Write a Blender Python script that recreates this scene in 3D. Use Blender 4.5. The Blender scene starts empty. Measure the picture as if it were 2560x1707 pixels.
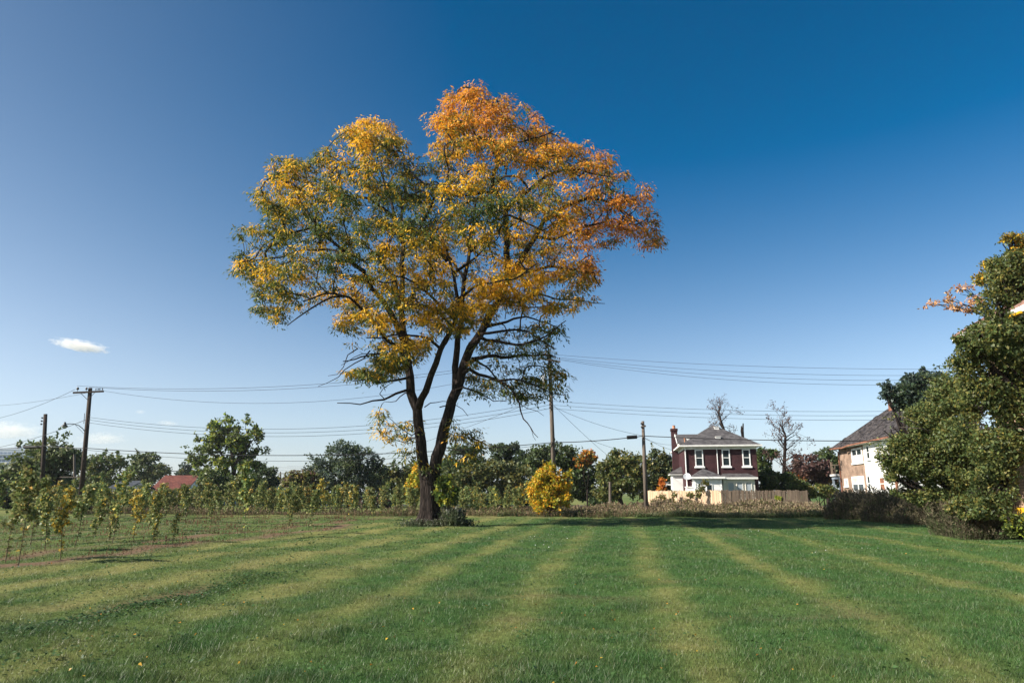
import bpy, math, random
import numpy as np
from mathutils import Vector, noise

# ------------------------------------------------------------------ camera, sky, sun, exposure
SC = bpy.context.scene
COL = SC.collection
R = math.radians
EYE, PITCH, FOC = 1.55, 12.5, 1706.7
cam = bpy.data.cameras.new("camera")
cam.lens, cam.sensor_width, cam.clip_start, cam.clip_end = 24.0, 36.0, 0.1, 20000
camera = bpy.data.objects.new("camera", cam)
camera.location = (0, 0, EYE)
camera.rotation_euler = (R(90 + PITCH), 0, 0)
COL.objects.link(camera)
SC.camera = camera

SUN_AZ, SUN_EL = 254.0, 34.0          # compass angle clockwise from +Y, elevation
world = bpy.data.worlds.new("World")
SC.world = world
world.use_nodes = True
wn, wl = world.node_tree.nodes, world.node_tree.links
sky = wn.new("ShaderNodeTexSky")
sky.sky_type = 'NISHITA'
sky.sun_disc = False
sky.sun_elevation = R(SUN_EL)
sky.sun_rotation = R(SUN_AZ)
sky.altitude = 0
sky.air_density, sky.dust_density, sky.ozone_density = 1.0, 0.7, 2.6
bg = wn["Background"]
bg.inputs["Strength"].default_value = 0.066
# clear autumn air: deep blue overhead, paler and less saturated towards the horizon all the way round
tcw = wn.new("ShaderNodeTexCoord"); spw = wn.new("ShaderNodeSeparateXYZ")
wl.new(tcw.outputs["Generated"], spw.inputs[0])
def by_height(stops):
    """smooth curve over the sine of the elevation"""
    c = wn.new("ShaderNodeFloatCurve"); cv = c.mapping.curves[0]
    while len(cv.points) < len(stops): cv.points.new(.5, .5)
    for q, (pos, val) in zip(cv.points, stops): q.location = (pos, val); q.handle_type = 'AUTO'
    c.mapping.update()
    wl.new(spw.outputs["Z"], c.inputs["Value"]); return c.outputs["Value"]
dsun = wn.new("ShaderNodeVectorMath"); dsun.operation = 'DOT_PRODUCT'
dsun.inputs[1].default_value = (math.sin(R(SUN_AZ)) * math.cos(R(SUN_EL)), math.cos(R(SUN_AZ)) * math.cos(R(SUN_EL)), math.sin(R(SUN_EL)))
wl.new(tcw.outputs["Generated"], dsun.inputs[0])
near = wn.new("ShaderNodeMapRange"); near.interpolation_type = 'SMOOTHSTEP'     # the air is milkier towards the sun
near.inputs["From Min"].default_value = -.15; near.inputs["From Max"].default_value = .95
near.inputs["To Min"].default_value = 2.25; near.inputs["To Max"].default_value = 1.4
wl.new(dsun.outputs["Value"], near.inputs["Value"])
hs = wn.new("ShaderNodeHueSaturation")
m2 = wn.new("ShaderNodeMath"); m2.operation = 'MULTIPLY'; wl.new(near.outputs["Result"], m2.inputs[1])
wl.new(by_height(((0.0, .22), (.12, .36), (.35, .60), (.65, .735), (1.0, .75))), m2.inputs[0])
wl.new(m2.outputs[0], hs.inputs["Saturation"])
m3 = wn.new("ShaderNodeMath"); m3.operation = 'MULTIPLY'; m3.inputs[1].default_value = 2.0
wl.new(by_height(((0.0, .62), (.30, .50), (.65, .40), (1.0, .38))), m3.inputs[0])
wl.new(m3.outputs[0], hs.inputs["Value"])
hs.inputs["Hue"].default_value = .496
wl.new(sky.outputs["Color"], hs.inputs["Color"])
mxw = wn.new("ShaderNodeMix"); mxw.data_type = 'RGBA'; mxw.blend_type = 'MULTIPLY'; mxw.inputs["B"].default_value = (.90, .97, 1.10, 1)
wl.new(by_height(((0.0, 1.0), (.20, .5), (.40, 0.05), (1.0, 0.0))), mxw.inputs["Factor"])
wl.new(hs.outputs["Color"], mxw.inputs["A"]); wl.new(mxw.outputs["Result"], bg.inputs["Color"])

sun_d = bpy.data.lights.new("sun", 'SUN')
sun_d.energy, sun_d.angle, sun_d.color = 5.0, R(0.55), (1.0, 0.93, 0.82)
sun = bpy.data.objects.new("sun", sun_d)
to_sun = Vector((math.sin(R(SUN_AZ)) * math.cos(R(SUN_EL)), math.cos(R(SUN_AZ)) * math.cos(R(SUN_EL)), math.sin(R(SUN_EL))))
sun.rotation_euler = to_sun.to_track_quat('Z', 'Y').to_euler()
COL.objects.link(sun)
VS = SC.view_settings
SC.display_settings.display_device = 'sRGB'
VS.view_transform, VS.look, VS.gamma, VS.use_curve_mapping = 'Standard', 'None', 1.0, False
VS.exposure = 1.0
SC.render.engine = 'CYCLES'
SC.cycles.max_bounces = 12
SC.cycles.diffuse_bounces = 4
SC.cycles.transmission_bounces = 6
SC.cycles.transparent_max_bounces = 8
SC.cycles.use_denoising = True

# ------------------------------------------------------------------ survey helpers
CT, ST = math.cos(R(PITCH)), math.sin(R(PITCH))
K = 2560 / 2352
def P(px, py, d):
    """the place at distance d (metres along +Y) seen at bearing px, elevation py of the survey sheet"""
    xr, up = (px * K - 1280) / FOC, (853.5 - py * K) / FOC
    yy, zz = CT - up * ST, up * CT + ST
    return Vector((xr * d / yy, d, EYE + zz * d / yy))
def ground_d(py):
    up = (853.5 - py * K) / FOC
    yy, zz = CT - up * ST, up * CT + ST
    return -EYE / zz * yy
GA = R(8.9)                            # the street grid is turned 8.9 degrees from the view
GS, GC = math.sin(GA), math.cos(GA)
def G(u, v, z=0.0):                    # u runs up the lots, v across them
    return Vector((u * GS + v * GC, u * GC - v * GS, z))
def uv_of(x, y):
    return x * GS + y * GC, x * GC - y * GS

RNG = np.random.default_rng(7)
RND = random.Random(11)

def ripple(x, y):                      # slight unevenness of the lawn
    x, y = np.asarray(x, float), np.asarray(y, float)
    h = 0.030 * np.sin(0.55 * x + 0.3 * y + 1) + 0.022 * np.sin(1.1 * y - 0.7 * x + 2) + 0.018 * np.sin(1.9 * x + 2.3 * y) + 0.012 * np.sin(3.7 * x - 2.9 * y + .5)
    fade = np.clip((y - 3) / 3, 0, 1)
    u, v = x * GS + y * GC, x * GC - y * GS
    rut = -0.09 * np.exp(-((v + 7.0 + 0.25 * np.sin(u * 1.7)) / 0.22) ** 2) * np.exp(-((u - 9.8) / 2.3) ** 2)
    return h * fade + rut

# ------------------------------------------------------------------ objects and names
def tag(o, label=None, cat=None, group=None, kind=None):
    if label: o["label"] = label
    if cat: o["category"] = cat
    if group: o["group"] = group
    if kind: o["kind"] = kind
    return o
def empty(name, loc, label, cat, group=None, rz=0.0):
    o = bpy.data.objects.new(name, None)
    o.empty_display_size = 0.3
    o.location = loc
    o.rotation_euler = (0, 0, rz)
    COL.objects.link(o)
    return tag(o, label, cat, group)
def link_mesh(name, me, mat, parent=None):
    if mat is not None: me.materials.append(mat)
    o = bpy.data.objects.new(name, me)
    COL.objects.link(o)
    if parent is not None: o.parent = parent
    return o
def np_mesh(name, V, F, tint=None, smooth=False):
    """V (n,3), F (m,k) -> mesh with an optional per-vertex colour layer named tint"""
    me = bpy.data.meshes.new(name)
    V = np.ascontiguousarray(V, dtype=np.float32)
    F = np.ascontiguousarray(F, dtype=np.int32)
    n, (m, k) = len(V), F.shape
    me.vertices.add(n)
    me.vertices.foreach_set("co", V.ravel())
    me.loops.add(m * k)
    me.loops.foreach_set("vertex_index", F.ravel())
    me.polygons.add(m)
    me.polygons.foreach_set("loop_start", np.arange(0, m * k, k, dtype=np.int32))
    if smooth: me.polygons.foreach_set("use_smooth", np.ones(m, dtype=bool))
    if tint is not None:
        a = me.attributes.new("tint", 'FLOAT_COLOR', 'POINT')
        c = np.ones((n, 4), np.float32); c[:, :3] = tint
        a.data.foreach_set("color", c.ravel())
    me.update(calc_edges=True)
    return me

class MB:
    """collects boxes, bars, tubes and polygons; build() links them as one mesh object"""
    def __init__(s): s.v, s.f = [], []
    def add(s, vs, fs):
        o = len(s.v)
        s.v += [tuple(p) for p in vs]
        s.f += [tuple(i + o for i in q) for q in fs]
        return s
    def box(s, a, b):                  # two corners
        (x0, y0, z0), (x1, y1, z1) = a, b
        x0, x1 = min(x0, x1), max(x0, x1); y0, y1 = min(y0, y1), max(y0, y1); z0, z1 = min(z0, z1), max(z0, z1)
        vs = [(x0, y0, z0), (x1, y0, z0), (x1, y1, z0), (x0, y1, z0), (x0, y0, z1), (x1, y0, z1), (x1, y1, z1), (x0, y1, z1)]
        return s.add(vs, [(0, 3, 2, 1), (4, 5, 6, 7), (0, 1, 5, 4), (1, 2, 6, 5), (2, 3, 7, 6), (3, 0, 4, 7)])
    def hull(s, bottom, top):          # two matching rings
        n = len(bottom)
        fs = [tuple(reversed(range(n))), tuple(range(n, 2 * n))]
        fs += [(i, (i + 1) % n, n + (i + 1) % n, n + i) for i in range(n)]
        return s.add(list(bottom) + list(top), fs)
    def slab(s, pts, t):               # polygon with thickness t along -z
        return s.hull([(p[0], p[1], p[2] - t) for p in pts], pts)
    def bar(s, a, b, w, h, up=(0, 0, 1)):
        a, b = Vector(a), Vector(b)
        d = (b - a).normalized(); u = Vector(up)
        if abs(d.dot(u)) > .97: u = Vector((1, 0, 0))
        x = d.cross(u).normalized() * w / 2; y = x.cross(d).normalized() * h / 2
        return s.hull([a - x - y, a + x - y, a + x + y, a - x + y], [b - x - y, b + x - y, b + x + y, b - x + y])
    def tube(s, pts, radii, n=8, cap=True):
        pts = [Vector(p) for p in pts]
        if not hasattr(radii, "__len__"): radii = [radii] * len(pts)
        o = len(s.v); ref = None
        for i, p in enumerate(pts):
            d = (pts[min(i + 1, len(pts) - 1)] - pts[max(i - 1, 0)]).normalized()
            if ref is None:
                ref = d.orthogonal().normalized()
            ref = (ref - d * ref.dot(d)); ref = ref.normalized() if ref.length > 1e-6 else d.orthogonal().normalized()
            e = d.cross(ref)
            for k in range(n):
                t = 2 * math.pi * k / n
                s.v.append(tuple(p + (ref * math.cos(t) + e * math.sin(t)) * radii[i]))
        for i in range(len(pts) - 1):
            for k in range(n):
                s.f.append((o + i * n + k, o + i * n + (k + 1) % n, o + (i + 1) * n + (k + 1) % n, o + (i + 1) * n + k))
        if cap:
            s.f.append(tuple(o + k for k in reversed(range(n))))
            s.f.append(tuple(o + (len(pts) - 1) * n + k for k in range(n)))
        return s
    def lathe(s, c, prof, n=10):       # prof: (radius, z) upward
        rings = [[(c[0] + r * math.cos(2 * math.pi * k / n), c[1] + r * math.sin(2 * math.pi * k / n), c[2] + z) for k in range(n)] for r, z in prof]
        o = len(s.v)
        for q in rings: s.v += q
        for i in range(len(rings) - 1):
            for k in range(n):
                s.f.append((o + i * n + k, o + i * n + (k + 1) % n, o + (i + 1) * n + (k + 1) % n, o + (i + 1) * n + k))
        s.f.append(tuple(o + k for k in reversed(range(n)))); s.f.append(tuple(o + (len(rings) - 1) * n + k for k in range(n)))
        return s
    def mesh(s, name, smooth=False):
        me = bpy.data.meshes.new(name)
        me.from_pydata(s.v, [], s.f)
        if smooth: me.polygons.foreach_set("use_smooth", [True] * len(me.polygons))
        me.update()
        return me
    def build(s, name, mat, parent=None, smooth=False):
        return link_mesh(name, s.mesh(name, smooth), mat, parent)

# ------------------------------------------------------------------ materials
def new_mat(name):
    m = bpy.data.materials.new(name); m.use_nodes = True
    nt = m.node_tree
    return m, nt.nodes, nt.links, nt.nodes["Principled BSDF"]
def plain(name, c, rough=.7, var=.25, scale=6.0, metal=0.0, bump=0.0, spec=.3, second=None):
    """base colour broken up by noise"""
    m, n, l, b = new_mat(name)
    tc = n.new("ShaderNodeTexCoord"); no = n.new("ShaderNodeTexNoise")
    no.inputs["Scale"].default_value = scale; no.inputs["Detail"].default_value = 6
    no.inputs["Roughness"].default_value = .65
    l.new(tc.outputs["Object"], no.inputs["Vector"])
    cr = n.new("ShaderNodeValToRGB")
    lo = [x * (1 - var) for x in c] if second is None else second
    cr.color_ramp.elements[0].color = (*lo, 1); cr.color_ramp.elements[0].position = .3
    cr.color_ramp.elements[1].color = (*[min(1, x * (1 + var * .6)) for x in c], 1); cr.color_ramp.elements[1].position = .72
    l.new(no.outputs["Fac"], cr.inputs["Fac"]); l.new(cr.outputs["Color"], b.inputs["Base Color"])
    b.inputs["Roughness"].default_value = rough; b.inputs["Metallic"].default_value = metal
    b.inputs["Specular IOR Level"].default_value = spec
    if bump:
        bp = n.new("ShaderNodeBump"); bp.inputs["Strength"].default_value = bump; bp.inputs["Distance"].default_value = .03
        l.new(no.outputs["Fac"], bp.inputs["Height"]); l.new(bp.outputs["Normal"], b.inputs["Normal"])
    return m
def wood(name, c, dark, stretch=(14, 14, 1.2), rough=.85, bump=.25):
    m, n, l, b = new_mat(name)
    tc = n.new("ShaderNodeTexCoord"); mp = n.new("ShaderNodeMapping"); no = n.new("ShaderNodeTexNoise")
    mp.inputs["Scale"].default_value = stretch
    no.inputs["Scale"].default_value = 2.0; no.inputs["Detail"].default_value = 8; no.inputs["Roughness"].default_value = .7
    oi = n.new("ShaderNodeObjectInfo"); hsv = n.new("ShaderNodeHueSaturation"); mr = n.new("ShaderNodeMapRange")
    mr.inputs["To Min"].default_value = .72; mr.inputs["To Max"].default_value = 1.2
    va = n.new("ShaderNodeVectorMath"); va.operation = 'ADD'
    l.new(tc.outputs["Object"], va.inputs[0]); l.new(oi.outputs["Random"], va.inputs[1]); l.new(va.outputs[0], mp.inputs["Vector"])
    l.new(mp.outputs["Vector"], no.inputs["Vector"])
    cr = n.new("ShaderNodeValToRGB")
    cr.color_ramp.elements[0].color = (*dark, 1); cr.color_ramp.elements[0].position = .32
    cr.color_ramp.elements[1].color = (*c, 1); cr.color_ramp.elements[1].position = .66
    l.new(no.outputs["Fac"], cr.inputs["Fac"]); l.new(oi.outputs["Random"], mr.inputs["Value"])
    l.new(mr.outputs["Result"], hsv.inputs["Value"]); l.new(cr.outputs["Color"], hsv.inputs["Color"])
    l.new(hsv.outputs["Color"], b.inputs["Base Color"])
    bp = n.new("ShaderNodeBump"); bp.inputs["Strength"].default_value = bump; bp.inputs["Distance"].default_value = .02
    l.new(no.outputs["Fac"], bp.inputs["Height"]); l.new(bp.outputs["Normal"], b.inputs["Normal"])
    b.inputs["Roughness"].default_value = rough; b.inputs["Specular IOR Level"].default_value = .2
    return m
def bark(name, c, dark):
    m, n, l, b = new_mat(name)
    tc = n.new("ShaderNodeTexCoord"); mp = n.new("ShaderNodeMapping"); no = n.new("ShaderNodeTexNoise"); wv = n.new("ShaderNodeTexVoronoi")
    mp.inputs["Scale"].default_value = (6.5, 6.5, 1.1)
    no.inputs["Scale"].default_value = 2.2; no.inputs["Detail"].default_value = 9; no.inputs["Roughness"].default_value = .72
    wv.feature = 'DISTANCE_TO_EDGE'; wv.inputs["Scale"].default_value = 1.6
    l.new(tc.outputs["Object"], mp.inputs["Vector"]); l.new(mp.outputs["Vector"], no.inputs["Vector"])
    l.new(mp.outputs["Vector"], wv.inputs["Vector"])
    ml = n.new("ShaderNodeMath"); ml.operation = 'MULTIPLY_ADD'; ml.inputs[1].default_value = 1.2
    l.new(wv.outputs["Distance"], ml.inputs[0]); l.new(no.outputs["Fac"], ml.inputs[2])
    cr = n.new("ShaderNodeValToRGB")
    cr.color_ramp.elements[0].color = (*dark, 1); cr.color_ramp.elements[0].position = .42
    cr.color_ramp.elements[1].color = (*c, 1); cr.color_ramp.elements[1].position = .95
    l.new(ml.outputs[0], cr.inputs["Fac"]); l.new(cr.outputs["Color"], b.inputs["Base Color"])
    bp = n.new("ShaderNodeBump"); bp.inputs["Strength"].default_value = .9; bp.inputs["Distance"].default_value = .07
    l.new(ml.outputs[0], bp.inputs["Height"]); l.new(bp.outputs["Normal"], b.inputs["Normal"])
    b.inputs["Roughness"].default_value = .95; b.inputs["Specular IOR Level"].default_value = .1
    return m
def leaf_mat(name, trans=.38, rough=.5, spec=.35, vary=.0):
    """colour from the tint layer; light passes through the blade"""
    m, n, l, b = new_mat(name)
    at = n.new("ShaderNodeAttribute"); at.attribute_name = "tint"
    src = at.outputs["Color"]
    if vary:
        oi = n.new("ShaderNodeObjectInfo"); hsv = n.new("ShaderNodeHueSaturation"); mr = n.new("ShaderNodeMapRange"); mh = n.new("ShaderNodeMapRange")
        mr.inputs["To Min"].default_value = 1 - vary; mr.inputs["To Max"].default_value = 1 + vary
        mh.inputs["To Min"].default_value = .47; mh.inputs["To Max"].default_value = .51
        l.new(oi.outputs["Random"], mr.inputs["Value"]); l.new(mr.outputs["Result"], hsv.inputs["Value"])
        l.new(oi.outputs["Random"], mh.inputs["Value"]); l.new(mh.outputs["Result"], hsv.inputs["Hue"])
        l.new(src, hsv.inputs["Color"]); src = hsv.outputs["Color"]
    l.new(src, b.inputs["Base Color"])
    b.inputs["Roughness"].default_value = rough; b.inputs["Specular IOR Level"].default_value = spec
    tr = n.new("ShaderNodeBsdfTranslucent"); mx = n.new("ShaderNodeMixShader")
    l.new(src, tr.inputs["Color"]); mx.inputs["Fac"].default_value = trans
    l.new(b.outputs["BSDF"], mx.inputs[1]); l.new(tr.outputs["BSDF"], mx.inputs[2])
    l.new(mx.outputs["Shader"], n["Material Output"].inputs["Surface"])
    return m
def brick_mat(name, c1, c2, mortar, row=.075, length=.215, axis='xz', bump=.5, stain=.25, msize=.012):
    m, n, l, b = new_mat(name)
    tc = n.new("ShaderNodeTexCoord"); sp = n.new("ShaderNodeSeparateXYZ"); ad = n.new("ShaderNodeMath"); ad.operation = 'ADD'; cm = n.new("ShaderNodeCombineXYZ")
    l.new(tc.outputs["Object"], sp.inputs[0]); l.new(sp.outputs["X"], ad.inputs[0]); l.new(sp.outputs["Y"], ad.inputs[1])
    l.new(ad.outputs[0], cm.inputs["X"]); l.new(sp.outputs["Z"], cm.inputs["Y"])
    bt = n.new("ShaderNodeTexBrick"); bt.inputs["Scale"].default_value = 1.0
    bt.inputs["Brick Width"].default_value = length; bt.inputs["Row Height"].default_value = row; bt.inputs["Mortar Size"].default_value = msize
    bt.inputs["Color1"].default_value = (*c1, 1); bt.inputs["Color2"].default_value = (*c2, 1); bt.inputs["Mortar"].default_value = (*mortar, 1)
    l.new(cm.outputs[0], bt.inputs["Vector"])
    no = n.new("ShaderNodeTexNoise"); no.inputs["Scale"].default_value = 1.3; no.inputs["Detail"].default_value = 7
    l.new(tc.outputs["Object"], no.inputs["Vector"])
    mr = n.new("ShaderNodeMapRange"); mr.inputs["From Min"].default_value = .3; mr.inputs["From Max"].default_value = .7
    mr.inputs["To Min"].default_value = 1 - stain; mr.inputs["To Max"].default_value = 1 + stain
    hsv = n.new("ShaderNodeHueSaturation"); l.new(no.outputs["Fac"], mr.inputs["Value"]); l.new(mr.outputs["Result"], hsv.inputs["Value"])
    l.new(bt.outputs["Color"], hsv.inputs["Color"]); l.new(hsv.outputs["Color"], b.inputs["Base Color"])
    bp = n.new("ShaderNodeBump"); bp.inputs["Strength"].default_value = bump; bp.inputs["Distance"].default_value = .01; bp.invert = True
    l.new(bt.outputs["Fac"], bp.inputs["Height"]); l.new(bp.outputs["Normal"], b.inputs["Normal"])
    b.inputs["Roughness"].default_value = .9; b.inputs["Specular IOR Level"].default_value = .2
    return m
def shingle_mat(name, c, dark, patch=.5):
    m, n, l, b = new_mat(name)
    tc = n.new("ShaderNodeTexCoord"); mp = n.new("ShaderNodeMapping"); mp.inputs["Scale"].default_value = (3.2, 3.2, 9)
    vo = n.new("ShaderNodeTexVoronoi"); vo.inputs["Scale"].default_value = 1.0
    no = n.new("ShaderNodeTexNoise"); no.inputs["Scale"].default_value = .9; no.inputs["Detail"].default_value = 8
    l.new(tc.outputs["Object"], mp.inputs["Vector"]); l.new(mp.outputs["Vector"], vo.inputs["Vector"]); l.new(tc.outputs["Object"], no.inputs["Vector"])
    mx = n.new("ShaderNodeMix"); mx.data_type = 'FLOAT'; mx.inputs["Factor"].default_value = patch
    sp = n.new("ShaderNodeSeparateColor"); l.new(vo.outputs["Color"], sp.inputs["Color"])
    l.new(sp.outputs["Red"], mx.inputs["A"]); l.new(no.outputs["Fac"], mx.inputs["B"])
    cr = n.new("ShaderNodeValToRGB")
    cr.color_ramp.elements[0].color = (*dark, 1); cr.color_ramp.elements[0].position = .25
    cr.color_ramp.elements[1].color = (*c, 1); cr.color_ramp.elements[1].position = .75
    l.new(mx.outputs["Result"], cr.inputs["Fac"]); l.new(cr.outputs["Color"], b.inputs["Base Color"])
    bp = n.new("ShaderNodeBump"); bp.inputs["Strength"].default_value = .5; bp.inputs["Distance"].default_value = .02
    l.new(sp.outputs["Red"], bp.inputs["Height"]); l.new(bp.outputs["Normal"], b.inputs["Normal"])
    b.inputs["Roughness"].default_value = .9; b.inputs["Specular IOR Level"].default_value = .15
    return m
def glass_mat(name, c=(.02, .03, .035)):
    m, n, l, b = new_mat(name)
    b.inputs["Base Color"].default_value = (*c, 1); b.inputs["Roughness"].default_value = .06; b.inputs["Specular IOR Level"].default_value = .6
    no = n.new("ShaderNodeTexNoise"); no.inputs["Scale"].default_value = 1.5
    bp = n.new("ShaderNodeBump"); bp.inputs["Strength"].default_value = .06; l.new(no.outputs["Fac"], bp.inputs["Height"]); l.new(bp.outputs["Normal"], b.inputs["Normal"])
    return m

M = dict(
    leaf=leaf_mat("leaf"), leaf_gloss=leaf_mat("glossy_leaf", .35, .5, .25, .15), blade=leaf_mat("grass_blade", .26, .43, .34), dry=leaf_mat("dry_stem", .2, .8, .1),
    bark=bark("dark_bark", (.050, .038, .032), (.010, .008, .008)), bark_pale=bark("pale_bark", (.20, .17, .14), (.06, .05, .042)),
    twig=plain("twig_bark", (.045, .034, .028), .95, .4, 5, spec=.1), sap_bark=plain("sapling_bark", (.10, .075, .05), .9, .4, 9, spec=.1),
    pole=wood("creosoted_pole", (.06, .042, .033), (.022, .016, .014), (9, 9, .7)), pole_grey=wood("weathered_pole", (.17, .14, .115), (.07, .055, .047), (9, 9, .7)),
    wire=plain("wire_black", (.02, .02, .022), .6, .2, 3), iron=plain("dark_iron", (.03, .03, .032), .5, .3, 8), porcelain=plain("insulator_porcelain", (.06, .045, .04), .3, .2, 8, spec=.5),
    steel=plain("galvanised_steel", (.42, .44, .46), .4, .2, 5, .3), picket=wood("sunlit_cedar_picket", (.60, .44, .30), (.40, .28, .18), (11, 11, 1.0)),  # picket is the sunlit copy of the fence wood
    picket_old_shaded=wood("weathered_shaded_picket", (.235, .18, .13), (.12, .09, .066), (11, 11, 1.0)),  # fence wood darkened by painted shade; also serves old rails
    maroon=brick_mat("dark_red_brick", (.058, .015, .019), (.034, .010, .014), (.066, .040, .042), stain=.3),
    tan=brick_mat("tan_brick", (.31, .205, .145), (.23, .145, .10), (.28, .22, .175), stain=.35), mortar=plain("mortar", (.22, .17, .13), .95, .3, 20),
    buff_a=plain("buff_brick_face", (.47, .33, .235), .9, .25, 7, bump=.15, second=(.36, .24, .165)), buff_b=plain("dull_brick_face", (.38, .27, .20), .9, .25, 7, bump=.15, second=(.28, .19, .14)),
    white=plain("white_paint", (.80, .80, .78), .6, .10, 1.4), cream=plain("cream_paint", (.66, .63, .57), .65, .14, 1.2), white_old=plain("peeling_white_paint", (.74, .73, .70), .75, .2, 2.2),
    shingle=shingle_mat("grey_shingle", (.115, .108, .110), (.050, .047, .050)), shingle_old=shingle_mat("ragged_black_shingle", (.085, .074, .072), (.014, .013, .015), .45),
    shingle_red=shingle_mat("red_shingle", (.17, .06, .045), (.09, .032, .028)), shingle_pink=shingle_mat("faded_pink_shingle", (.30, .18, .145), (.2, .12, .1)),
    shingle_blue=shingle_mat("slate_shingle", (.07, .08, .095), (.035, .04, .05)),
    glass=glass_mat("window_glass"), blind=plain("window_blind", (.34, .38, .42), .5, .1, 2), curtain=plain("pale_curtain", (.55, .52, .46), .8, .25, 3),
    rust=plain("rusted_metal", (.26, .115, .07), .8, .5, 3), clay=plain("clay_pot", (.46, .22, .13), .85, .2, 6), yellow=plain("yellow_paint", (.66, .38, .02), .6, .35, 3),
    dark=plain("dark_opening", (.012, .012, .014), .9, .2, 3), bluegrey=plain("blue_grey_paint", (.24, .29, .35), .6, .2, 3), greyish=plain("grey_boards", (.33, .33, .34), .8, .25, 4),
    maroonwall=plain("maroon_boards", (.10, .035, .045), .8, .25, 3), tower=plain("tower_hazed_concrete", (.42, .47, .55), .8, .1, .1), towerglass=plain("tower_glass", (.13, .18, .26), .4, .2, .1),  # distance haze is put into the tower's blue-grey colour
    asphalt=plain("asphalt", (.05, .05, .052), .9, .3, 2), redbrown=plain("red_brown_base", (.20, .055, .035), .8, .3, 4),
)

# ------------------------------------------------------------------ ground and lawn
def vnoise(x, y, s, seed=0):
    x, y = np.asarray(x, float) / s + seed * 17.3, np.asarray(y, float) / s - seed * 9.1
    xi, yi = np.floor(x), np.floor(y); fx, fy = x - xi, y - yi
    fx, fy = fx * fx * (3 - 2 * fx), fy * fy * (3 - 2 * fy)
    def h(a, b):
        t = np.sin(a * 127.1 + b * 311.7 + seed * 74.7) * 43758.5453
        return t - np.floor(t)
    return (h(xi, yi) * (1 - fx) + h(xi + 1, yi) * fx) * (1 - fy) + (h(xi, yi + 1) * (1 - fx) + h(xi + 1, yi + 1) * fx) * fy
STRIPES = (-12.0, -10.2, -8.0, -5.5, -3.7, -1.5, 0.62, 2.95, 5.8, 8.5, 11.2)
def dry_and_sunlit(x, y):
    u, v = uv_of(x, y)
    d = np.zeros_like(np.asarray(x, float))
    for i, c in enumerate(STRIPES):
        w = .34 if c > -5 else .50
        wob = .13 * (vnoise(u, u * 0 + i, 5.0, 3) - .5) * 2
        d = d + np.exp(-np.abs((v - c - wob) / w) ** 3) * (.36 + .36 * vnoise(u, u * 0 + i * 5, 3.0, 8))
    d += .34 * np.clip((-v - 4.5) / 3, 0, 1) * np.clip((u - 6) / 5, 0, 1)  # paler left side: sparse grass, plus glancing sunlight put into the colour
    d += .10 + .22 * (vnoise(x, y, 2.6, 1) - .5) + .42 * (vnoise(x, y, .5, 2) - .5) + .35 * (vnoise(x, y, .2, 9) - .5)
    d += .5 * np.clip((u - 41) / 5, 0, 1) * (vnoise(u * .3, v, 1.2, 6))
    return np.clip(d, 0, 1)
ROWS = [-13.1 - 2.1 * i for i in range(14)]
def soil(x, y):
    u, v = uv_of(x, y)
    s = np.zeros_like(np.asarray(x, float))
    for i, c in enumerate(ROWS):
        wob = .16 * np.sin(u * .9 + i) + .1 * np.sin(u * 2.3 + 2 * i)
        a = (1.0 if i < 2 else .55) * np.clip((46.5 - u) / 2, 0, 1) * (np.clip((36 - u) / 4, 0, 1) if i == 0 else 1)
        s = np.maximum(s, np.exp(-((v - c - wob) / (.52 if i == 0 else .42)) ** 2) * a * np.clip(.35 + 1.3 * vnoise(u, v, 1.1, 12 + i), 0, 1))
    s = np.maximum(s, .8 * np.clip(vnoise(x, y, 1.3, 21) * 2.2 - 1.45, 0, 1) * np.clip((u - 40) / 4, 0, 1) * np.clip((58 - u) / 4, 0, 1))
    s = np.maximum(s, 1.0 * np.exp(-((v + 7.0) / .2) ** 2) * np.exp(-((u - 9.8) / 2.0) ** 2))
    s = np.maximum(s, np.clip(vnoise(x, y, .9, 33) * 3 - 2.45, 0, 1) * .8)
    return s
LUSH, MID, DRY, SOIL = np.array((.052, .116, .032)), np.array((.108, .152, .044)), np.array((.205, .205, .072)), np.array((.165, .105, .072))
def lawn_tint(x, y, jitter=0.0):
    d, s = dry_and_sunlit(x, y)[:, None], soil(x, y)[:, None]
    c = np.where(d < .5, LUSH + (MID - LUSH) * d * 2, MID + (DRY - MID) * (d - .5) * 2)
    if jitter: c = c * (1 + jitter * (RNG.random((len(c), 1)) - .5)) * (1 + .25 * (RNG.random((len(c), 3)) - .5))
    return c, d[:, 0], s[:, 0]

def axis(lo, hi, step, far):
    a = list(np.arange(lo, hi + 1e-6, step))
    g, x = step, hi
    while x < far: g *= 1.6; x += g; a.append(x)
    g, x = step, lo
    while x > -far: g *= 1.6; x -= g; a.insert(0, x)
    return np.array(a)
gx, gy = axis(-42, 42, .35, 4000), axis(2, 60, .35, 4000)
X, Y = np.meshgrid(gx, gy); X, Y = X.ravel(), Y.ravel()
inside = np.clip((42 - np.abs(X)) / 6, 0, 1) * np.clip((60 - Y) / 8, 0, 1) * np.clip((Y - 2) / 2, 0, 1)
Z = ripple(X, Y) * inside
ii = np.arange((len(gy) - 1) * len(gx)).reshape(len(gy) - 1, len(gx))[:, :-1].ravel()
F = np.stack([ii, ii + 1, ii + 1 + len(gx), ii + len(gx)], 1)
tint, dd, ss = lawn_tint(X, Y)
tint = tint * .92
tint = tint + (SOIL - tint) * ss[:, None]
m, n, l, b = new_mat("lawn_ground")
at = n.new("ShaderNodeAttribute"); at.attribute_name = "tint"
no = n.new("ShaderNodeTexNoise"); no.inputs["Scale"].default_value = 9; no.inputs["Detail"].default_value = 9; no.inputs["Roughness"].default_value = .75
tc = n.new("ShaderNodeTexCoord"); l.new(tc.outputs["Object"], no.inputs["Vector"])
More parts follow.
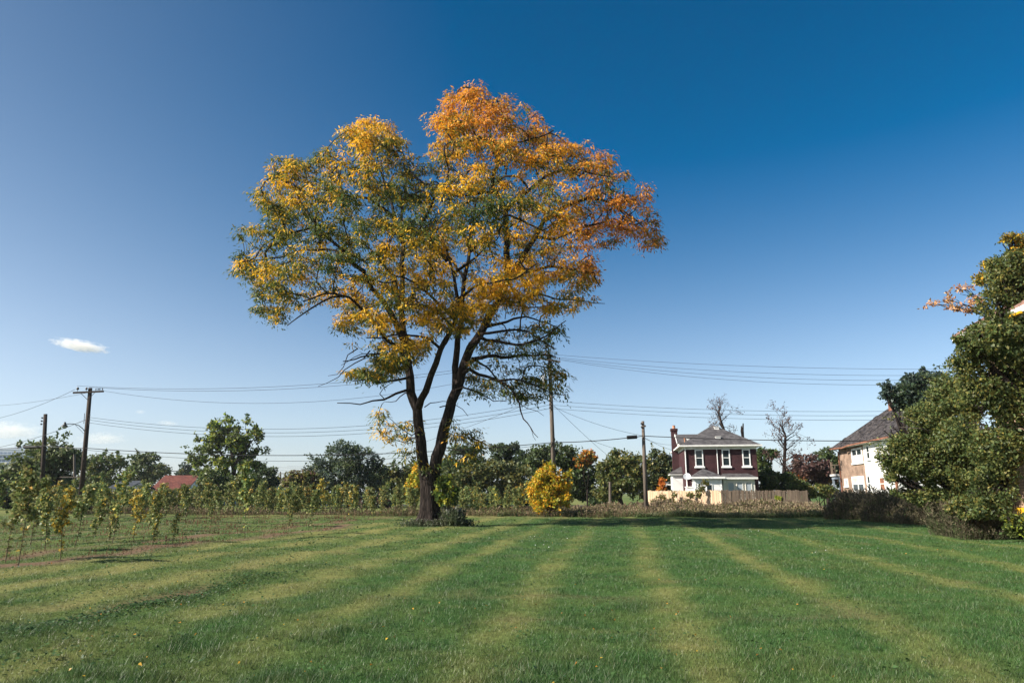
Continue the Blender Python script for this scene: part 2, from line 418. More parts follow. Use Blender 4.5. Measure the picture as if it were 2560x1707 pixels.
mr = n.new("ShaderNodeMapRange"); mr.inputs["From Min"].default_value = .3; mr.inputs["From Max"].default_value = .7; mr.inputs["To Min"].default_value = .55; mr.inputs["To Max"].default_value = 1.35
hv = n.new("ShaderNodeHueSaturation"); l.new(no.outputs["Fac"], mr.inputs["Value"]); l.new(mr.outputs["Result"], hv.inputs["Value"]); l.new(at.outputs["Color"], hv.inputs["Color"])
l.new(hv.outputs["Color"], b.inputs["Base Color"]); b.inputs["Roughness"].default_value = .95; b.inputs["Specular IOR Level"].default_value = .05
bp = n.new("ShaderNodeBump"); bp.inputs["Strength"].default_value = .8; bp.inputs["Distance"].default_value = .04
l.new(no.outputs["Fac"], bp.inputs["Height"]); l.new(bp.outputs["Normal"], b.inputs["Normal"])
g = link_mesh("ground", np_mesh("ground", np.stack([X, Y, Z], 1), F, tint, True), m)
tag(g, "wide mown lawn and rough grass ground reaching to the horizon", kind="structure")
# the street behind the lots
s = MB().slab([G(84, -160, .012), G(91, -160, .012), G(91, 120, .012), G(84, 120, .012)], .006)
tag(s.build("street", M["asphalt"]), "flat asphalt street crossing behind the lots", kind="structure")

def blades(pts, h, w, lean, col):
    """one bent triangle pair per blade"""
    n = len(pts)
    a = RNG.random(n) * 2 * np.pi
    side = np.stack([np.cos(a), np.sin(a), np.zeros(n)], 1) * (w / 2)[:, None]
    b2 = RNG.random(n) * 2 * np.pi
    off = np.stack([np.cos(b2) * lean, np.sin(b2) * lean, h], 1)
    V = np.stack([pts - side, pts + side, pts + off], 1).reshape(-1, 3)
    F = np.arange(n * 3).reshape(n, 3)
    return V, F, np.repeat(col, 3, 0)

N = 950000
y = 4.6 * (49 / 4.6) ** RNG.random(N); x = (RNG.random(N) * 2 - 1) * .88 * y
t, d, s = lawn_tint(x, y, .95)
u, v = uv_of(x, y)
keep = (RNG.random(N) > s * 1.25) & (RNG.random(N) > .35 * d) & ~((u > 44) & (RNG.random(N) < .3))
x, y, t, d, u, v = x[keep], y[keep], t[keep], d[keep], u[keep], v[keep]
h = (.020 + .028 * RNG.random(len(x))) * (1.15 - .45 * d) * (.40 + .75 * vnoise(x, y, .45, 5) + .65 * vnoise(x, y, .16, 15))
tall = RNG.random(len(x)) < .02; h[tall] *= 1.5
w = np.maximum(.0040, .00042 * y) * (.7 + .7 * RNG.random(len(x)))
tuft = vnoise(x, y, .26, 91) + .5 * vnoise(x, y, .11, 92) > .98
h[tuft] *= 1.45; t[tuft] *= .80
pale = RNG.random(len(x)) < .09
t[pale] = t[pale] * .4 + np.array((.22, .21, .11)) * .6
pts = np.stack([x, y, ripple(x, y) - .004], 1)
V, F, C = blades(pts, h, w, h * (.25 + .8 * RNG.random(len(x))), t)
tag(link_mesh("grass", np_mesh("grass", V, F, C), M["blade"]), "short mown lawn grass in lush and dry stripes", "grass", kind="stuff")

def leaf_quads(p, d, nrm, L, W, fold=.12):
    """leaf shaped quads: base point, direction, face normal, length, width"""
    sd = np.cross(d, nrm); sd /= np.linalg.norm(sd, axis=1)[:, None] + 1e-9
    L, W = np.broadcast_to(L, len(p))[:, None], np.broadcast_to(W, len(p))[:, None]
    mid = p + d * L * .45
    V = np.stack([p, mid + sd * W / 2 + nrm * W * fold, p + d * L - nrm * W * fold, mid - sd * W / 2 + nrm * W * fold], 1).reshape(-1, 3)
    return V, np.arange(len(p) * 4).reshape(-1, 4)
def unit(a): return a / (np.linalg.norm(a, axis=1)[:, None] + 1e-9)

# broad leaved lawn weeds: denser on the left and along the rut
n0 = 52000
yy = 5.5 * (42 / 5.5) ** RNG.random(n0); xx = (RNG.random(n0) * 2 - 1) * .82 * yy
uu, vv = uv_of(xx, yy)
pr = .10 + .75 * np.clip((-vv - 4) / 3, 0, 1) * vnoise(xx, yy, .8, 41) + .9 * np.exp(-((vv + 6.7) / .45) ** 2) * np.exp(-((uu - 9.8) / 2.6) ** 2)
k = (RNG.random(n0) < pr) & (vnoise(xx, yy, .35, 44) > .42)
ex = 2600
vv2 = -6.65 + .22 * RNG.standard_normal(ex); uu2 = 9.8 + 1.8 * RNG.standard_normal(ex)
xx, yy = np.r_[xx[k], uu2 * GS + vv2 * GC], np.r_[yy[k], uu2 * GC - vv2 * GS]
n1 = len(xx)
sz = np.maximum(.030, .0022 * yy) * (.7 + .7 * RNG.random(n1))
p = np.stack([xx, yy, ripple(xx, yy) + .018 + .032 * RNG.random(n1)], 1)
a = RNG.random(n1) * 2 * np.pi
d = unit(np.stack([np.cos(a), np.sin(a), .3 * RNG.standard_normal(n1)], 1)); nr = unit(np.stack([.4 * RNG.standard_normal(n1), .4 * RNG.standard_normal(n1), np.ones(n1)], 1))
V, F = leaf_quads(p, d, nr, sz * 1.3, sz)
c = np.array((.055, .105, .035)) * (.6 + .9 * RNG.random((n1, 1))) * (1 + .2 * (RNG.random((n1, 3)) - .5))
tag(link_mesh("clover", np_mesh("clover", V, F, np.repeat(c, 4, 0)), M["leaf"]), "broad leaved clover patches scattered in the mown lawn", "clover", kind="stuff")
# fallen leaves
n2 = 420
yy = 5.5 * (40 / 5.5) ** RNG.random(n2); xx = (RNG.random(n2) * 2 - 1) * .82 * yy
k = vnoise(xx, yy, 2.2, 51) + .25 * RNG.random(n2) > .58
xx, yy = xx[k], yy[k]; n2 = len(xx)
p = np.stack([xx, yy, ripple(xx, yy) + .05 + .02 * RNG.random(n2)], 1); a = RNG.random(n2) * 6.28
d = unit(np.stack([np.cos(a), np.sin(a), .5 * RNG.standard_normal(n2)], 1)); nr = unit(np.stack([.6 * RNG.standard_normal(n2), .6 * RNG.standard_normal(n2), np.ones(n2)], 1))
sz = .024 + .018 * RNG.random(n2)
V, F = leaf_quads(p, d, nr, sz, sz * .7, .25)
c = np.array((.60, .42, .05)) * (.5 + .7 * RNG.random((n2, 1))) * np.array((1, .75, 1)) ** (RNG.random((n2, 1)) * 2)
tag(link_mesh("fallen_leaves", np_mesh("fallen_leaves", V, F, np.repeat(c, 4, 0)), M["leaf"]), "small yellow leaves fallen on the lawn", "leaves", kind="stuff")
# little white clover heads on the lawn in front of the tree
n3 = 60
vv = RNG.choice([-3.2, -2.4, 1.5, 4.5, 6.5], n3) + .8 * RNG.standard_normal(n3); uu = 19 + 13 * RNG.random(n3)
p = np.stack([uu * GS + vv * GC, uu * GC - vv * GS, .07 + .03 * RNG.random(n3)], 1)
d = unit(RNG.standard_normal((n3, 3))); nr = unit(RNG.standard_normal((n3, 3)))
V, F = leaf_quads(p, d, nr, .035, .03, .2)
tag(link_mesh("white_flowers", np_mesh("white_flowers", V, F, np.full((n3 * 4, 3), .62)), M["leaf"]), "tiny white flower heads scattered in the lawn", "flowers", kind="stuff")

def weeds(name, label, xs, ys, hs, pal, heads, cat="weeds", leafy=3, wide=1.0, mat="dry"):
    """upright stalks with a few narrow leaves and a loose seed head"""
    n = len(xs)
    p = np.stack([xs, ys, ripple(xs, ys) * (ys < 50) - .02], 1)
    a = RNG.random(n) * 6.28; ln = hs * (.08 + .28 * RNG.random(n))
    top = p + np.stack([np.cos(a) * ln, np.sin(a) * ln, hs], 1)
    pal, heads = np.array(pal), np.array(heads)
    col = pal[RNG.integers(0, len(pal), n)] * (.6 + .8 * RNG.random((n, 1)))
    w = np.maximum(.008, .00045 * ys) * wide
    a2 = RNG.random(n) * 6.28
    sd = np.stack([np.cos(a2), np.sin(a2), 0 * a2], 1) * (w / 2)[:, None]
    Vs, Cs = [np.stack([p - sd, p + sd, top + sd * .5, top - sd * .5], 1).reshape(-1, 3)], [np.repeat(col, 4, 0)]
    for q in range(leafy):
        f = (.12 + .8 * RNG.random(n))[:, None]; bp_ = p + (top - p) * f
        a3 = RNG.random(n) * 6.28
        d = unit(np.stack([np.cos(a3), np.sin(a3), .2 + .9 * RNG.random(n)], 1)); nr = unit(RNG.standard_normal((n, 3)))
        V, _ = leaf_quads(bp_, d, nr, hs * (.12 + .2 * RNG.random(n)), w * (1.8 + 2 * RNG.random(n)))
        Vs.append(V); Cs.append(np.repeat(col * (.8 + .4 * RNG.random((n, 1))), 4, 0))
    kk = RNG.random(n) < .55
    for q in range(2):
        d = unit(np.stack([RNG.standard_normal(n) * .5, RNG.standard_normal(n) * .5, np.ones(n)], 1))[kk]
        V, _ = leaf_quads(top[kk] - d * (hs[kk] * .1)[:, None], d, unit(RNG.standard_normal((kk.sum(), 3))), (hs * .2)[kk], (w * 3.2)[kk])
        hc = heads[RNG.integers(0, len(heads), kk.sum())] * (.6 + .7 * RNG.random((kk.sum(), 1)))
        Vs.append(V); Cs.append(np.repeat(hc, 4, 0))
    V = np.concatenate(Vs); C = np.concatenate(Cs)
    return tag(link_mesh(name, np_mesh(name, V, np.arange(len(V)).reshape(-1, 4), C), M[mat]), label, cat, kind="stuff")

TAN = [(.30, .24, .13), (.20, .16, .085), (.12, .14, .05), (.21, .16, .095), (.34, .28, .16), (.10, .125, .04)]
HEADS = [(.36, .28, .19), (.23, .16, .11), (.32, .28, .18), (.17, .11, .08)]
def span(n, a, b): return a + (b - a) * RNG.random(n)
# tan weeds along the board fence
n = 17000
xs = span(n, .6, 22.5); back = np.where(xs > 16, 55.2 - (xs - 16.4) * .157, np.where(xs > 12, 66 - (xs - 12.5) * 2.8, 54)) - .15
front = 46.5 + .35 * np.sin(xs * 1.3) + np.where(xs < 8, 2, 0)
f = RNG.random(n) ** .75; ys = front + (np.minimum(back, 62) - front) * f
hs = (.16 + .62 * np.clip(f * 1.5, 0, 1)) * (.45 + .75 * RNG.random(n)) * (.6 + .8 * vnoise(xs, ys, 1.6, 61)) * np.where(xs < 9, .75, 1)
weeds("dry_weeds", "tall tan seeding weeds growing along the board fence", xs, ys, hs, TAN, HEADS)
# green skirt of uncut grass at the lawn edge
n = 9000
xs = span(n, -1, 21); ys = 45.4 + 1.6 * RNG.random(n) + .35 * np.sin(xs * 1.3) + np.where(xs < 8, 2, 0)
weeds("uncut_grass", "strip of uncut green grass edging the lawn before the dry weeds", xs, ys, .12 + .26 * RNG.random(n) * vnoise(xs, ys, 1.1, 66) * 1.6, [(.06, .11, .03), (.09, .13, .04), (.14, .14, .06)], [(.2, .19, .1)], "grass", mat="blade")
# purple brown weeds on the right in front of the trees
n = 17000
f0 = RNG.random(n); ys0 = 45 - 19.5 * f0
xs0 = np.interp(ys0, [25, 28, 30, 34, 40, 45], [16.6, 17.9, 18.8, 20.0, 20.2, 19.6]) + .4 * np.sin(ys0 * 1.7)
off = RNG.random(n) ** 1.2 * 7; xs = xs0 + off * .72; ys = ys0 + off * .6
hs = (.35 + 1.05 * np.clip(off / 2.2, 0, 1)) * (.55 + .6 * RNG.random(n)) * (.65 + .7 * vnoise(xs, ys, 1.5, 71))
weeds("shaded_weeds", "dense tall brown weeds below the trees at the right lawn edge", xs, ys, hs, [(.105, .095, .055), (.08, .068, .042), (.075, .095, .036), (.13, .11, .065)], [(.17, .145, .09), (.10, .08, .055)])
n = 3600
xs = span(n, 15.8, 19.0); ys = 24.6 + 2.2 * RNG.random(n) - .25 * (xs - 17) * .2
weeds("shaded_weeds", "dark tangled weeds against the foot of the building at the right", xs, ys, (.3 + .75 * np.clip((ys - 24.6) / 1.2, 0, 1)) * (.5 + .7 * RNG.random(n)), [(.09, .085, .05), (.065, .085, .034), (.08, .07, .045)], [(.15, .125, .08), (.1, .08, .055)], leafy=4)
# brown stubble where the sapling rows meet the lawn
n = 7000
vv = span(n, -42, 2); uu = 46.6 + 2.6 * RNG.random(n)
xs, ys = uu * GS + vv * GC, uu * GC - vv * GS
weeds("stubble_weeds", "low brown weeds at the foot of the far sapling rows", xs, ys, .12 + .5 * RNG.random(n) * vnoise(xs, ys, 1.2, 77) * 1.5, [(.20, .14, .09), (.13, .11, .06), (.10, .12, .045)], HEADS)
# red brown dead weeds in the sapling rows
n = 9000
r = RNG.integers(0, 8, n); uu = span(n, 11, 44); vv = np.array(ROWS)[r] + .28 * RNG.standard_normal(n)
xs, ys = uu * GS + vv * GC, uu * GC - vv * GS
k = (vnoise(uu, vv, 1.2, 81) > .50) & ((r > 0) | (uu < 30)) & (np.abs(xs) < .85 * ys); xs, ys, n = xs[k], ys[k], int(k.sum())
weeds("row_weeds", "thin red brown dead weeds along the sapling rows", xs, ys, .04 + .20 * RNG.random(n) ** 2, [(.20, .09, .06), (.15, .08, .05), (.13, .12, .05)], [(.2, .11, .08)])

# ------------------------------------------------------------------ the big honey locust
D0 = 34.0
base = P(988, 1208, D0); base.z = 0
def L(pts, dz0=0.0, dz1=0.0):
    n = len(pts)
    return [P(px, py, D0 + dz0 + (dz1 - dz0) * i / max(1, n - 1)) for i, (px, py) in enumerate(pts)]
# (name, survey points, depth offset at foot and tip, radius at foot and tip)
STEMS = [
    ("a", [(975, 1085), (969, 1040), (964, 989), (960, 940), (947, 902), (941, 866), (938, 835), (931, 790), (925, 740), (923, 690), (925, 620), (925, 557), (922, 510), (926, 470), (935, 430)], .0, 1.5, .30, .06),
    ("b", [(962, 935), (968, 917), (979, 898), (989, 861), (1002, 835), (1012, 802), (1028, 770), (1046, 735), (1050, 690), (1040, 630), (1025, 570)], .0, -3.0, .19, .05),
    ("c", [(997, 1085), (1003, 1050), (1013, 1025), (1022, 979), (1038, 920), (1051, 887), (1065, 841), (1078, 799), (1101, 766), (1127, 723), (1145, 689), (1164, 651), (1185, 616), (1205, 585), (1226, 545), (1249, 507)], .0, .6, .32, .12),
    ("d", [(1046, 895), (1047, 843), (1048, 799), (1056, 755), (1062, 700), (1066, 640), (1078, 580), (1085, 520), (1095, 460)], .2, 2.5, .19, .06),
]
LIMBS = [
    ([(1164, 651), (1168, 600), (1163, 540), (1161, 487), (1147, 452), (1134, 428), (1135, 405), (1144, 375), (1132, 352), (1112, 320), (1091, 311), (1080, 270), (1085, 220)], .4, -1.0, .19, .05),
    ([(1161, 487), (1185, 458), (1223, 428), (1255, 402), (1296, 390), (1340, 392), (1385, 405)], .4, 2.5, .12, .04),
    ([(1249, 507), (1279, 490), (1311, 466), (1355, 455), (1384, 458), (1428, 481), (1472, 513), (1495, 548)], .6, 1.6, .13, .03),
    ([(1226, 545), (1265, 550), (1308, 540), (1349, 519), (1408, 499), (1450, 520)], .5, -2.5, .10, .03),
    ([(1132, 352), (1165, 330), (1200, 322), (1240, 318), (1270, 300)], -.6, -3, .08, .03),
    ([(1145, 445), (1105, 440), (1070, 452), (1030, 440), (1000, 415)], .2, -3.5, .09, .03),
    ([(925, 557), (918, 530), (907, 499), (875, 472), (851, 455), (807, 452), (760, 440)], .9, -1.5, .13, .04),
    ([(907, 499), (895, 450), (880, 400), (860, 350), (850, 310)], .6, 2.5, .09, .03),
    ([(1028, 600), (966, 528), (980, 493), (995, 455), (1018, 434), (1030, 390), (1020, 340)], -2.4, -4.5, .10, .03),
    ([(931, 790), (905, 735), (878, 695), (851, 664), (837, 623), (800, 588), (766, 558), (737, 525), (720, 519), (661, 537), (610, 560)], .3, -2.2, .18, .03),
    ([(837, 623), (805, 600), (769, 571), (700, 575), (640, 590), (580, 600)], -.8, 3.0, .10, .03),
    ([(737, 525), (700, 480), (670, 430), (640, 400)], -1.7, -1, .07, .02),
    ([(938, 835), (915, 800), (880, 770), (850, 720), (802, 685), (766, 676), (734, 676), (693, 691)], .2, -3.8, .13, .03),
    ([(785, 680), (763, 682), (720, 702), (687, 732), (658, 749)], -3.3, -4.5, .06, .02),
    ([(1064, 845), (1090, 825), (1125, 820), (1160, 821), (1209, 812), (1242, 812), (1275, 822)], .2, -3.0, .13, .03),
    ([(1060, 860), (1078, 848), (1104, 861), (1143, 874), (1176, 890), (1192, 926), (1202, 959), (1219, 979), (1238, 1006)], .2, -4.2, .11, .012),
    ([(1143, 874), (1180, 872), (1220, 880), (1262, 900), (1298, 905)], -2.0, -3.2, .06, .015),
    ([(1085, 822), (1118, 845), (1150, 875), (1172, 905)], -.5, 2.5, .07, .02),
    ([(1048, 895), (1065, 887), (1094, 897), (1110, 910), (1130, 922), (1165, 922)], .0, -2.2, .06, .015),
    ([(1112, 752), (1140, 745), (1176, 733), (1209, 730), (1255, 740), (1290, 760)], .4, 3.5, .10, .02),
    ([(1100, 768), (1140, 762), (1175, 758), (1215, 760), (1255, 786), (1275, 802)], .2, -3.6, .09, .02),
    ([(1080, 790), (1104, 775), (1117, 782), (1156, 792), (1200, 790), (1262, 770), (1300, 742)], -.1, -5.0, .12, .02),
    ([(1185, 616), (1225, 622), (1270, 612), (1320, 615), (1360, 632), (1378, 660)], .5, -4.0, .11, .02),
    ([(1145, 689), (1190, 690), (1240, 680), (1290, 690), (1350, 690), (1390, 695)], .3, -1.5, .09, .015),
    ([(1046, 735), (1000, 690), (960, 650), (910, 640), (870, 600)], -1.5, -5.5, .09, .02),
    ([(1040, 630), (1080, 600), (1120, 570), (1150, 540)], -2.4, -6.0, .08, .02),
    ([(1050, 690), (1090, 660), (1120, 650), (1170, 640), (1230, 610)], -1.8, -6.5, .09, .02),
    ([(1066, 640), (1030, 590), (980, 560), (930, 570), (880, 560)], 1.0, 6.0, .09, .02),
    ([(1078, 580), (1120, 540), (1160, 530), (1220, 500), (1270, 470)], 1.6, 6.0, .09, .02),
    ([(923, 690), (890, 660), (860, 640), (820, 640), (770, 640)], .7, 5.5, .10, .02),
    ([(941, 866), (920, 868), (903, 874), (874, 877), (848, 871), (800, 872)], .1, -3.0, .08, .012),
    ([(938, 840), (905, 822), (870, 812), (830, 820), (790, 830)], .1, -4.5, .09, .02),
    ([(1012, 802), (980, 775), (930, 765), (880, 775), (840, 780)], -.5, -5.5, .08, .02),
    ([(1022, 790), (1040, 760), (1010, 720), (980, 700), (930, 700)], -.6, -6.5, .08, .02),
    # bare and dead branches
    ([(947, 899), (933, 897), (910, 904), (884, 917), (854, 922), (825, 930), (800, 927), (772, 925)], .0, -1.5, .075, .02),
    ([(945, 900), (930, 903), (905, 917), (880, 922)], .0, .6, .04, .012),
    ([(884, 917), (872, 905), (880, 893), (905, 880)], -.5, -.6, .03, .01),
    ([(850, 805), (834, 825), (814, 836), (795, 850), (780, 868), (768, 873), (733, 890)], -3, -3.5, .035, .01),
    ([(822, 800), (800, 815), (790, 842), (775, 858), (750, 862)], -3, -3.2, .03, .01),
    ([(870, 812), (835, 815), (800, 832), (785, 838)], -3, -3.6, .03, .01),
    ([(1010, 935), (1030, 930), (1045, 930), (1064, 940), (1072, 955)], -.3, -1.6, .032, .012),
    ([(975, 935), (990, 925), (1020, 922), (1036, 926)], -.2, -.6, .03, .012),
    ([(1215, 975), (1222, 990), (1225, 1002), (1232, 1012)], -3.9, -4.2, .016, .008),
    ([(1192, 926), (1210, 938), (1235, 945), (1252, 955)], -3.0, -3.6, .02, .008),
    ([(1160, 733), (1163, 700), (1150, 670)], 1, .5, .025, .01),
    ([(1195, 760), (1190, 800), (1195, 850), (1188, 875)], -1.5, -2.2, .025, .01),
    # low sprigs at the fork
    ([(963, 990), (945, 1000), (925, 985), (905, 965), (885, 955)], .0, -1.3, .035, .01),
    ([(963, 1000), (930, 1015), (900, 1008), (868, 985)], .0, -1.0, .03, .01),
    ([(966, 1025), (945, 1040), (930, 1045), (915, 1040)], .0, -1.2, .025, .01),
    ([(1020, 990), (1045, 1000), (1075, 1005), (1105, 1005)], .0, -1.3, .03, .01),
    ([(1012, 1025), (1040, 1030), (1070, 1040), (1095, 1045)], .0, -1.0, .03, .01),
]
locust = empty("locust_tree", base, "tall old honey locust with forked dark trunk and orange yellow crown on the lawn", "tree")
def rel(pts): return [p - base for p in pts]
NP, NR, NPAR, NLEAD = [], [], [], []       # nodes of the branch skeleton: place, given radius, parent, limb?
def resample(pts, step):
    out = [pts[0]]
    for a, b_ in zip(pts, pts[1:]):
        k = max(1, int((b_ - a).length / step + .5))
        out += [a.lerp(b_, j / k) for j in range(1, k + 1)]
    return out
def wobble(pts, amp, seed):
    return [p + Vector((noise.noise(p * .9 + Vector((seed, 0, 0))), noise.noise(p * .9 + Vector((0, seed, 9))), noise.noise(p * .9 + Vector((5, 3, seed))))) * amp * min(1, i / 3) for i, p in enumerate(pts)]
trunk = MB()
foot = [Vector((base.x, base.y, -.15)), Vector((base.x - .02, base.y, .15)), Vector((base.x, base.y, .5)), P(988, 1170, D0), P(987, 1135, D0), P(985, 1100, D0), P(986, 1072, D0)]
rad = [.74, .64, .54, .475, .445, .43, .37]
o = len(trunk.v)
for i, (p, r) in enumerate(zip(foot, rad)):
    for k in range(28):
        t = 2 * math.pi * k / 28
        rr = r * (1 + (.13 * math.cos(5 * t + .6) + .07 * math.cos(3 * t + 2)) * (1 if i < 3 else .45) + .05 * math.sin(9 * t + i))
        if i >= 3: rr *= 1 - .13 * abs(math.sin(t)) ** 6 * (i - 2) / 4
        trunk.v.append(tuple(p - base + Vector((math.cos(t) * rr, math.sin(t) * rr * .92, 0))))
for i in range(len(foot) - 1):
    for k in range(28):
        trunk.f.append((o + i * 28 + k, o + i * 28 + (k + 1) % 28, o + (i + 1) * 28 + (k + 1) % 28, o + (i + 1) * 28 + k))
trunk.f.append(tuple(o + (len(foot) - 1) * 28 + k for k in range(28)))
trunk_o = trunk.build("trunk", M["bark"], locust, True)
def add_chain(pts, r0, r1, first=None):
    par = first
    for i, p in enumerate(pts):
        NP.append(p); NR.append(r0 + (r1 - r0) * (i / max(1, len(pts) - 1)) ** .8); NPAR.append(par); NLEAD.append(True)
        par = len(NP) - 1
for i, (nm, pts, a, b_, r0, r1) in enumerate(STEMS):
    q = wobble(resample(L(pts, a, b_), .45), .10, i * 3.1)
    q = [Vector(((q[0].x * .6 + base.x * .4), q[0].y, q[0].z - .75))] + q if nm in "ac" else q
    add_chain(q, r0, r1)
    rr = [r0 + (r1 - r0) * (j / (len(q) - 1)) ** .9 for j in range(len(q))]
    MB().tube(rel(q), rr, 14).build("stem", M["bark"], locust, True)
for i, (pts, a, b_, r0, r1) in enumerate(LIMBS):
    q = wobble(resample(L(pts, a, b_), .4), .16, 40 + i * 2.7)
    s0 = len(NP); add_chain(q, r0, r1)
    rr = [r0 + (r1 - r0) * (j / (len(q) - 1)) ** .8 for j in range(len(q))]
    MB().tube(rel(q), rr, 8 if r0 > .05 else 5).build("limb", M["bark"], locust, True)

CROWN = [(1083, 172), (1110, 190), (1165, 205), (1185, 225), (1250, 252), (1262, 285), (1285, 305), (1310, 325), (1345, 320), (1400, 338), (1430, 385), (1470, 410), (1502, 422), (1500, 468), (1518, 490), (1512, 530),
         (1538, 556), (1495, 582), (1455, 566), (1415, 560), (1385, 575), (1368, 600), (1388, 640), (1372, 668), (1402, 690), (1378, 712), (1325, 725), (1268, 720), (1220, 712), (1185, 722), (1160, 705), (1130, 735), (1098, 755),
         (1085, 770), (1050, 778), (1020, 770), (985, 782), (985, 820), (965, 838), (930, 858), (890, 868), (860, 880), (800, 868), (760, 890), (792, 850), (845, 838), (800, 820), (790, 790), (770, 760), (762, 735), (780, 715),
         (740, 690), (700, 712), (655, 735), (632, 772), (606, 770), (620, 735), (580, 715), (590, 690), (560, 648), (530, 620), (532, 590), (552, 560), (528, 540), (545, 515), (590, 505), (612, 490), (570, 445), (600, 420), (598, 395),
         (625, 378), (618, 352), (665, 348), (700, 358), (735, 340), (765, 322), (770, 300), (800, 278), (850, 265), (920, 268), (945, 300), (935, 335), (958, 350), (985, 320), (955, 285), (960, 262), (1005, 262), (1015, 240), (1012, 205), (1050, 208), (1068, 190)]
LOWER = [(1075, 800), (1110, 770), (1180, 745), (1250, 730), (1310, 735), (1318, 765), (1285, 790), (1275, 815), (1310, 855), (1312, 880), (1305, 912), (1250, 918), (1205, 935), (1150, 925), (1100, 915), (1078, 900), (1062, 920), (1050, 905), (1070, 850)]
TUFTS = [[(850, 945), (880, 940), (915, 965), (955, 960), (960, 1060), (925, 1060), (905, 1030), (865, 995)], [(1020, 955), (1045, 950), (1060, 985), (1115, 968), (1110, 1000), (1120, 1020), (1108, 1060), (1060, 1065), (1015, 1060), (1005, 1040)],
         [(958, 1060), (1000, 1060), (1000, 1090), (962, 1090)]]
def inside_poly(px, py, poly):
    poly = np.array(poly, float); x0, y0 = poly[:, 0], poly[:, 1]; x1, y1 = np.roll(x0, -1), np.roll(y0, -1)
    r = np.zeros(len(px), bool); dist = np.full(len(px), 1e9)
    for a, b_, c, d in zip(x0, y0, x1, y1):
        cond = (b_ > py) != (d > py)
        xi = (c - a) * (py - b_) / ((d - b_) if d != b_ else 1e-9) + a
        r ^= cond & (px < xi)
        tt = np.clip(((px - a) * (c - a) + (py - b_) * (d - b_)) / ((c - a) ** 2 + (d - b_) ** 2 + 1e-9), 0, 1)
        dist = np.minimum(dist, np.hypot(px - a - tt * (c - a), py - b_ - tt * (d - b_)))
    return r, dist
ATT = []                                   # twig ends: place, px, py, kind
def scatter(poly, n, kind, tmax, margin, void):
    poly_a = np.array(poly); lo, hi = poly_a.min(0), poly_a.max(0)
    px, py = lo[0] + (hi[0] - lo[0]) * RNG.random(n), lo[1] + (hi[1] - lo[1]) * RNG.random(n)
    r, dist = inside_poly(px, py, poly)
    px, py, dist = px[r & (dist > margin)], py[r & (dist > margin)], dist[r & (dist > margin)]
    for a, b_, e in zip(px, py, dist * .0217):
        T = tmax * math.sqrt(max(0, 1 - (1 - min(e / (tmax * .95), 1)) ** 2)) + .25
        s = (1 if RND.random() < .5 else -1) * RND.random() ** .55
        p = P(a, b_, D0 + T * s)
        q_ = Vector((p.x, p.y, p.z * 2.1))          # foliage lies in layers
        if noise.noise(q_ * .36 + Vector((3.3, 1.7, 8.1))) * .55 + noise.noise(q_ * .72) * .75 + noise.noise(q_ * 1.5) * .3 < void: continue
        ATT.append((p, a, b_, kind))
scatter(CROWN, 17000, 0, 8.0, 6, .085)
scatter(LOWER, 700, 1, 4.2, 6, .03)
for tpoly, n_ in zip(TUFTS, (95, 95, 22)): scatter(tpoly, n_, 2, 1.4, 4, -.3)
# grow every twig end back to the nearest part of the skeleton
NV = np.zeros((60000, 3)); nn = len(NP); NV[:nn] = [tuple(p) for p in NP]
A = np.array([tuple(a[0]) for a in ATT])
d0 = np.array([np.min(np.sum((NV[:nn] - a) ** 2, 1)) for a in A])
tipdir = [None] * len(ATT); tipnode = [None] * len(ATT)
for ai in np.argsort(d0):
    a = A[ai]; dv = NV[:nn] - a
    dist = np.sqrt(np.sum(dv ** 2, 1)) + .35 * np.clip(dv[:, 2], 0, None)
    j = int(np.argmin(dist)); s0 = Vector(NV[j]); e = Vector(a); ln = (e - s0).length
    par = NPAR[j]; pd = (s0 - Vector(NV[par])).normalized() if par is not None else Vector((0, 0, 1))
    c1 = s0 + (pd * .6 + (e - s0).normalized() * .5 + Vector((0, 0, .15))) * ln * .38
    k = max(2, int(ln / .38)); prev = j; last = s0
    for q in range(1, k + 1):
        t_ = q / k
        p = s0.lerp(c1, t_).lerp(c1.lerp(e, t_), t_)
        if q < k: p = p + Vector((RND.gauss(0, .035), RND.gauss(0, .035), RND.gauss(0, .03)))
        NV[nn] = tuple(p); NP.append(p); NR.append(0); NPAR.append(prev); NLEAD.append(False); prev = nn; nn += 1
        if q == k: tipdir[ai] = (p - last).normalized()
        last = p
    tipnode[ai] = prev
cnt = np.zeros(nn)
for t_ in tipnode: cnt[t_] += 1
for i in range(nn - 1, -1, -1):
    if NPAR[i] is not None and NPAR[i] < i: cnt[NPAR[i]] += cnt[i]
rad_n = .0085 * np.maximum(cnt, 1) ** .47
kids = {}
for i in range(nn):
    if NPAR[i] is not None: kids.setdefault(NPAR[i], []).append(i)
tw = MB()
for i in range(nn):
    if NLEAD[i]: continue
    p = NPAR[i]
    if not (NLEAD[p] or kids[p][0] != i): continue     # only the start of a run
    run, q = [p, i], i
    while q in kids: q = kids[q][0]; run.append(q)
    tw.tube([NP[r] - base for r in run], [min(rad_n[run[1]], NR[p] * .8 if NLEAD[p] else 9)] + [rad_n[r] for r in run[1:]], 5 if rad_n[i] > .03 else 3, False)
tw.build("twig", M["twig"], locust)["kind"] = "stuff"

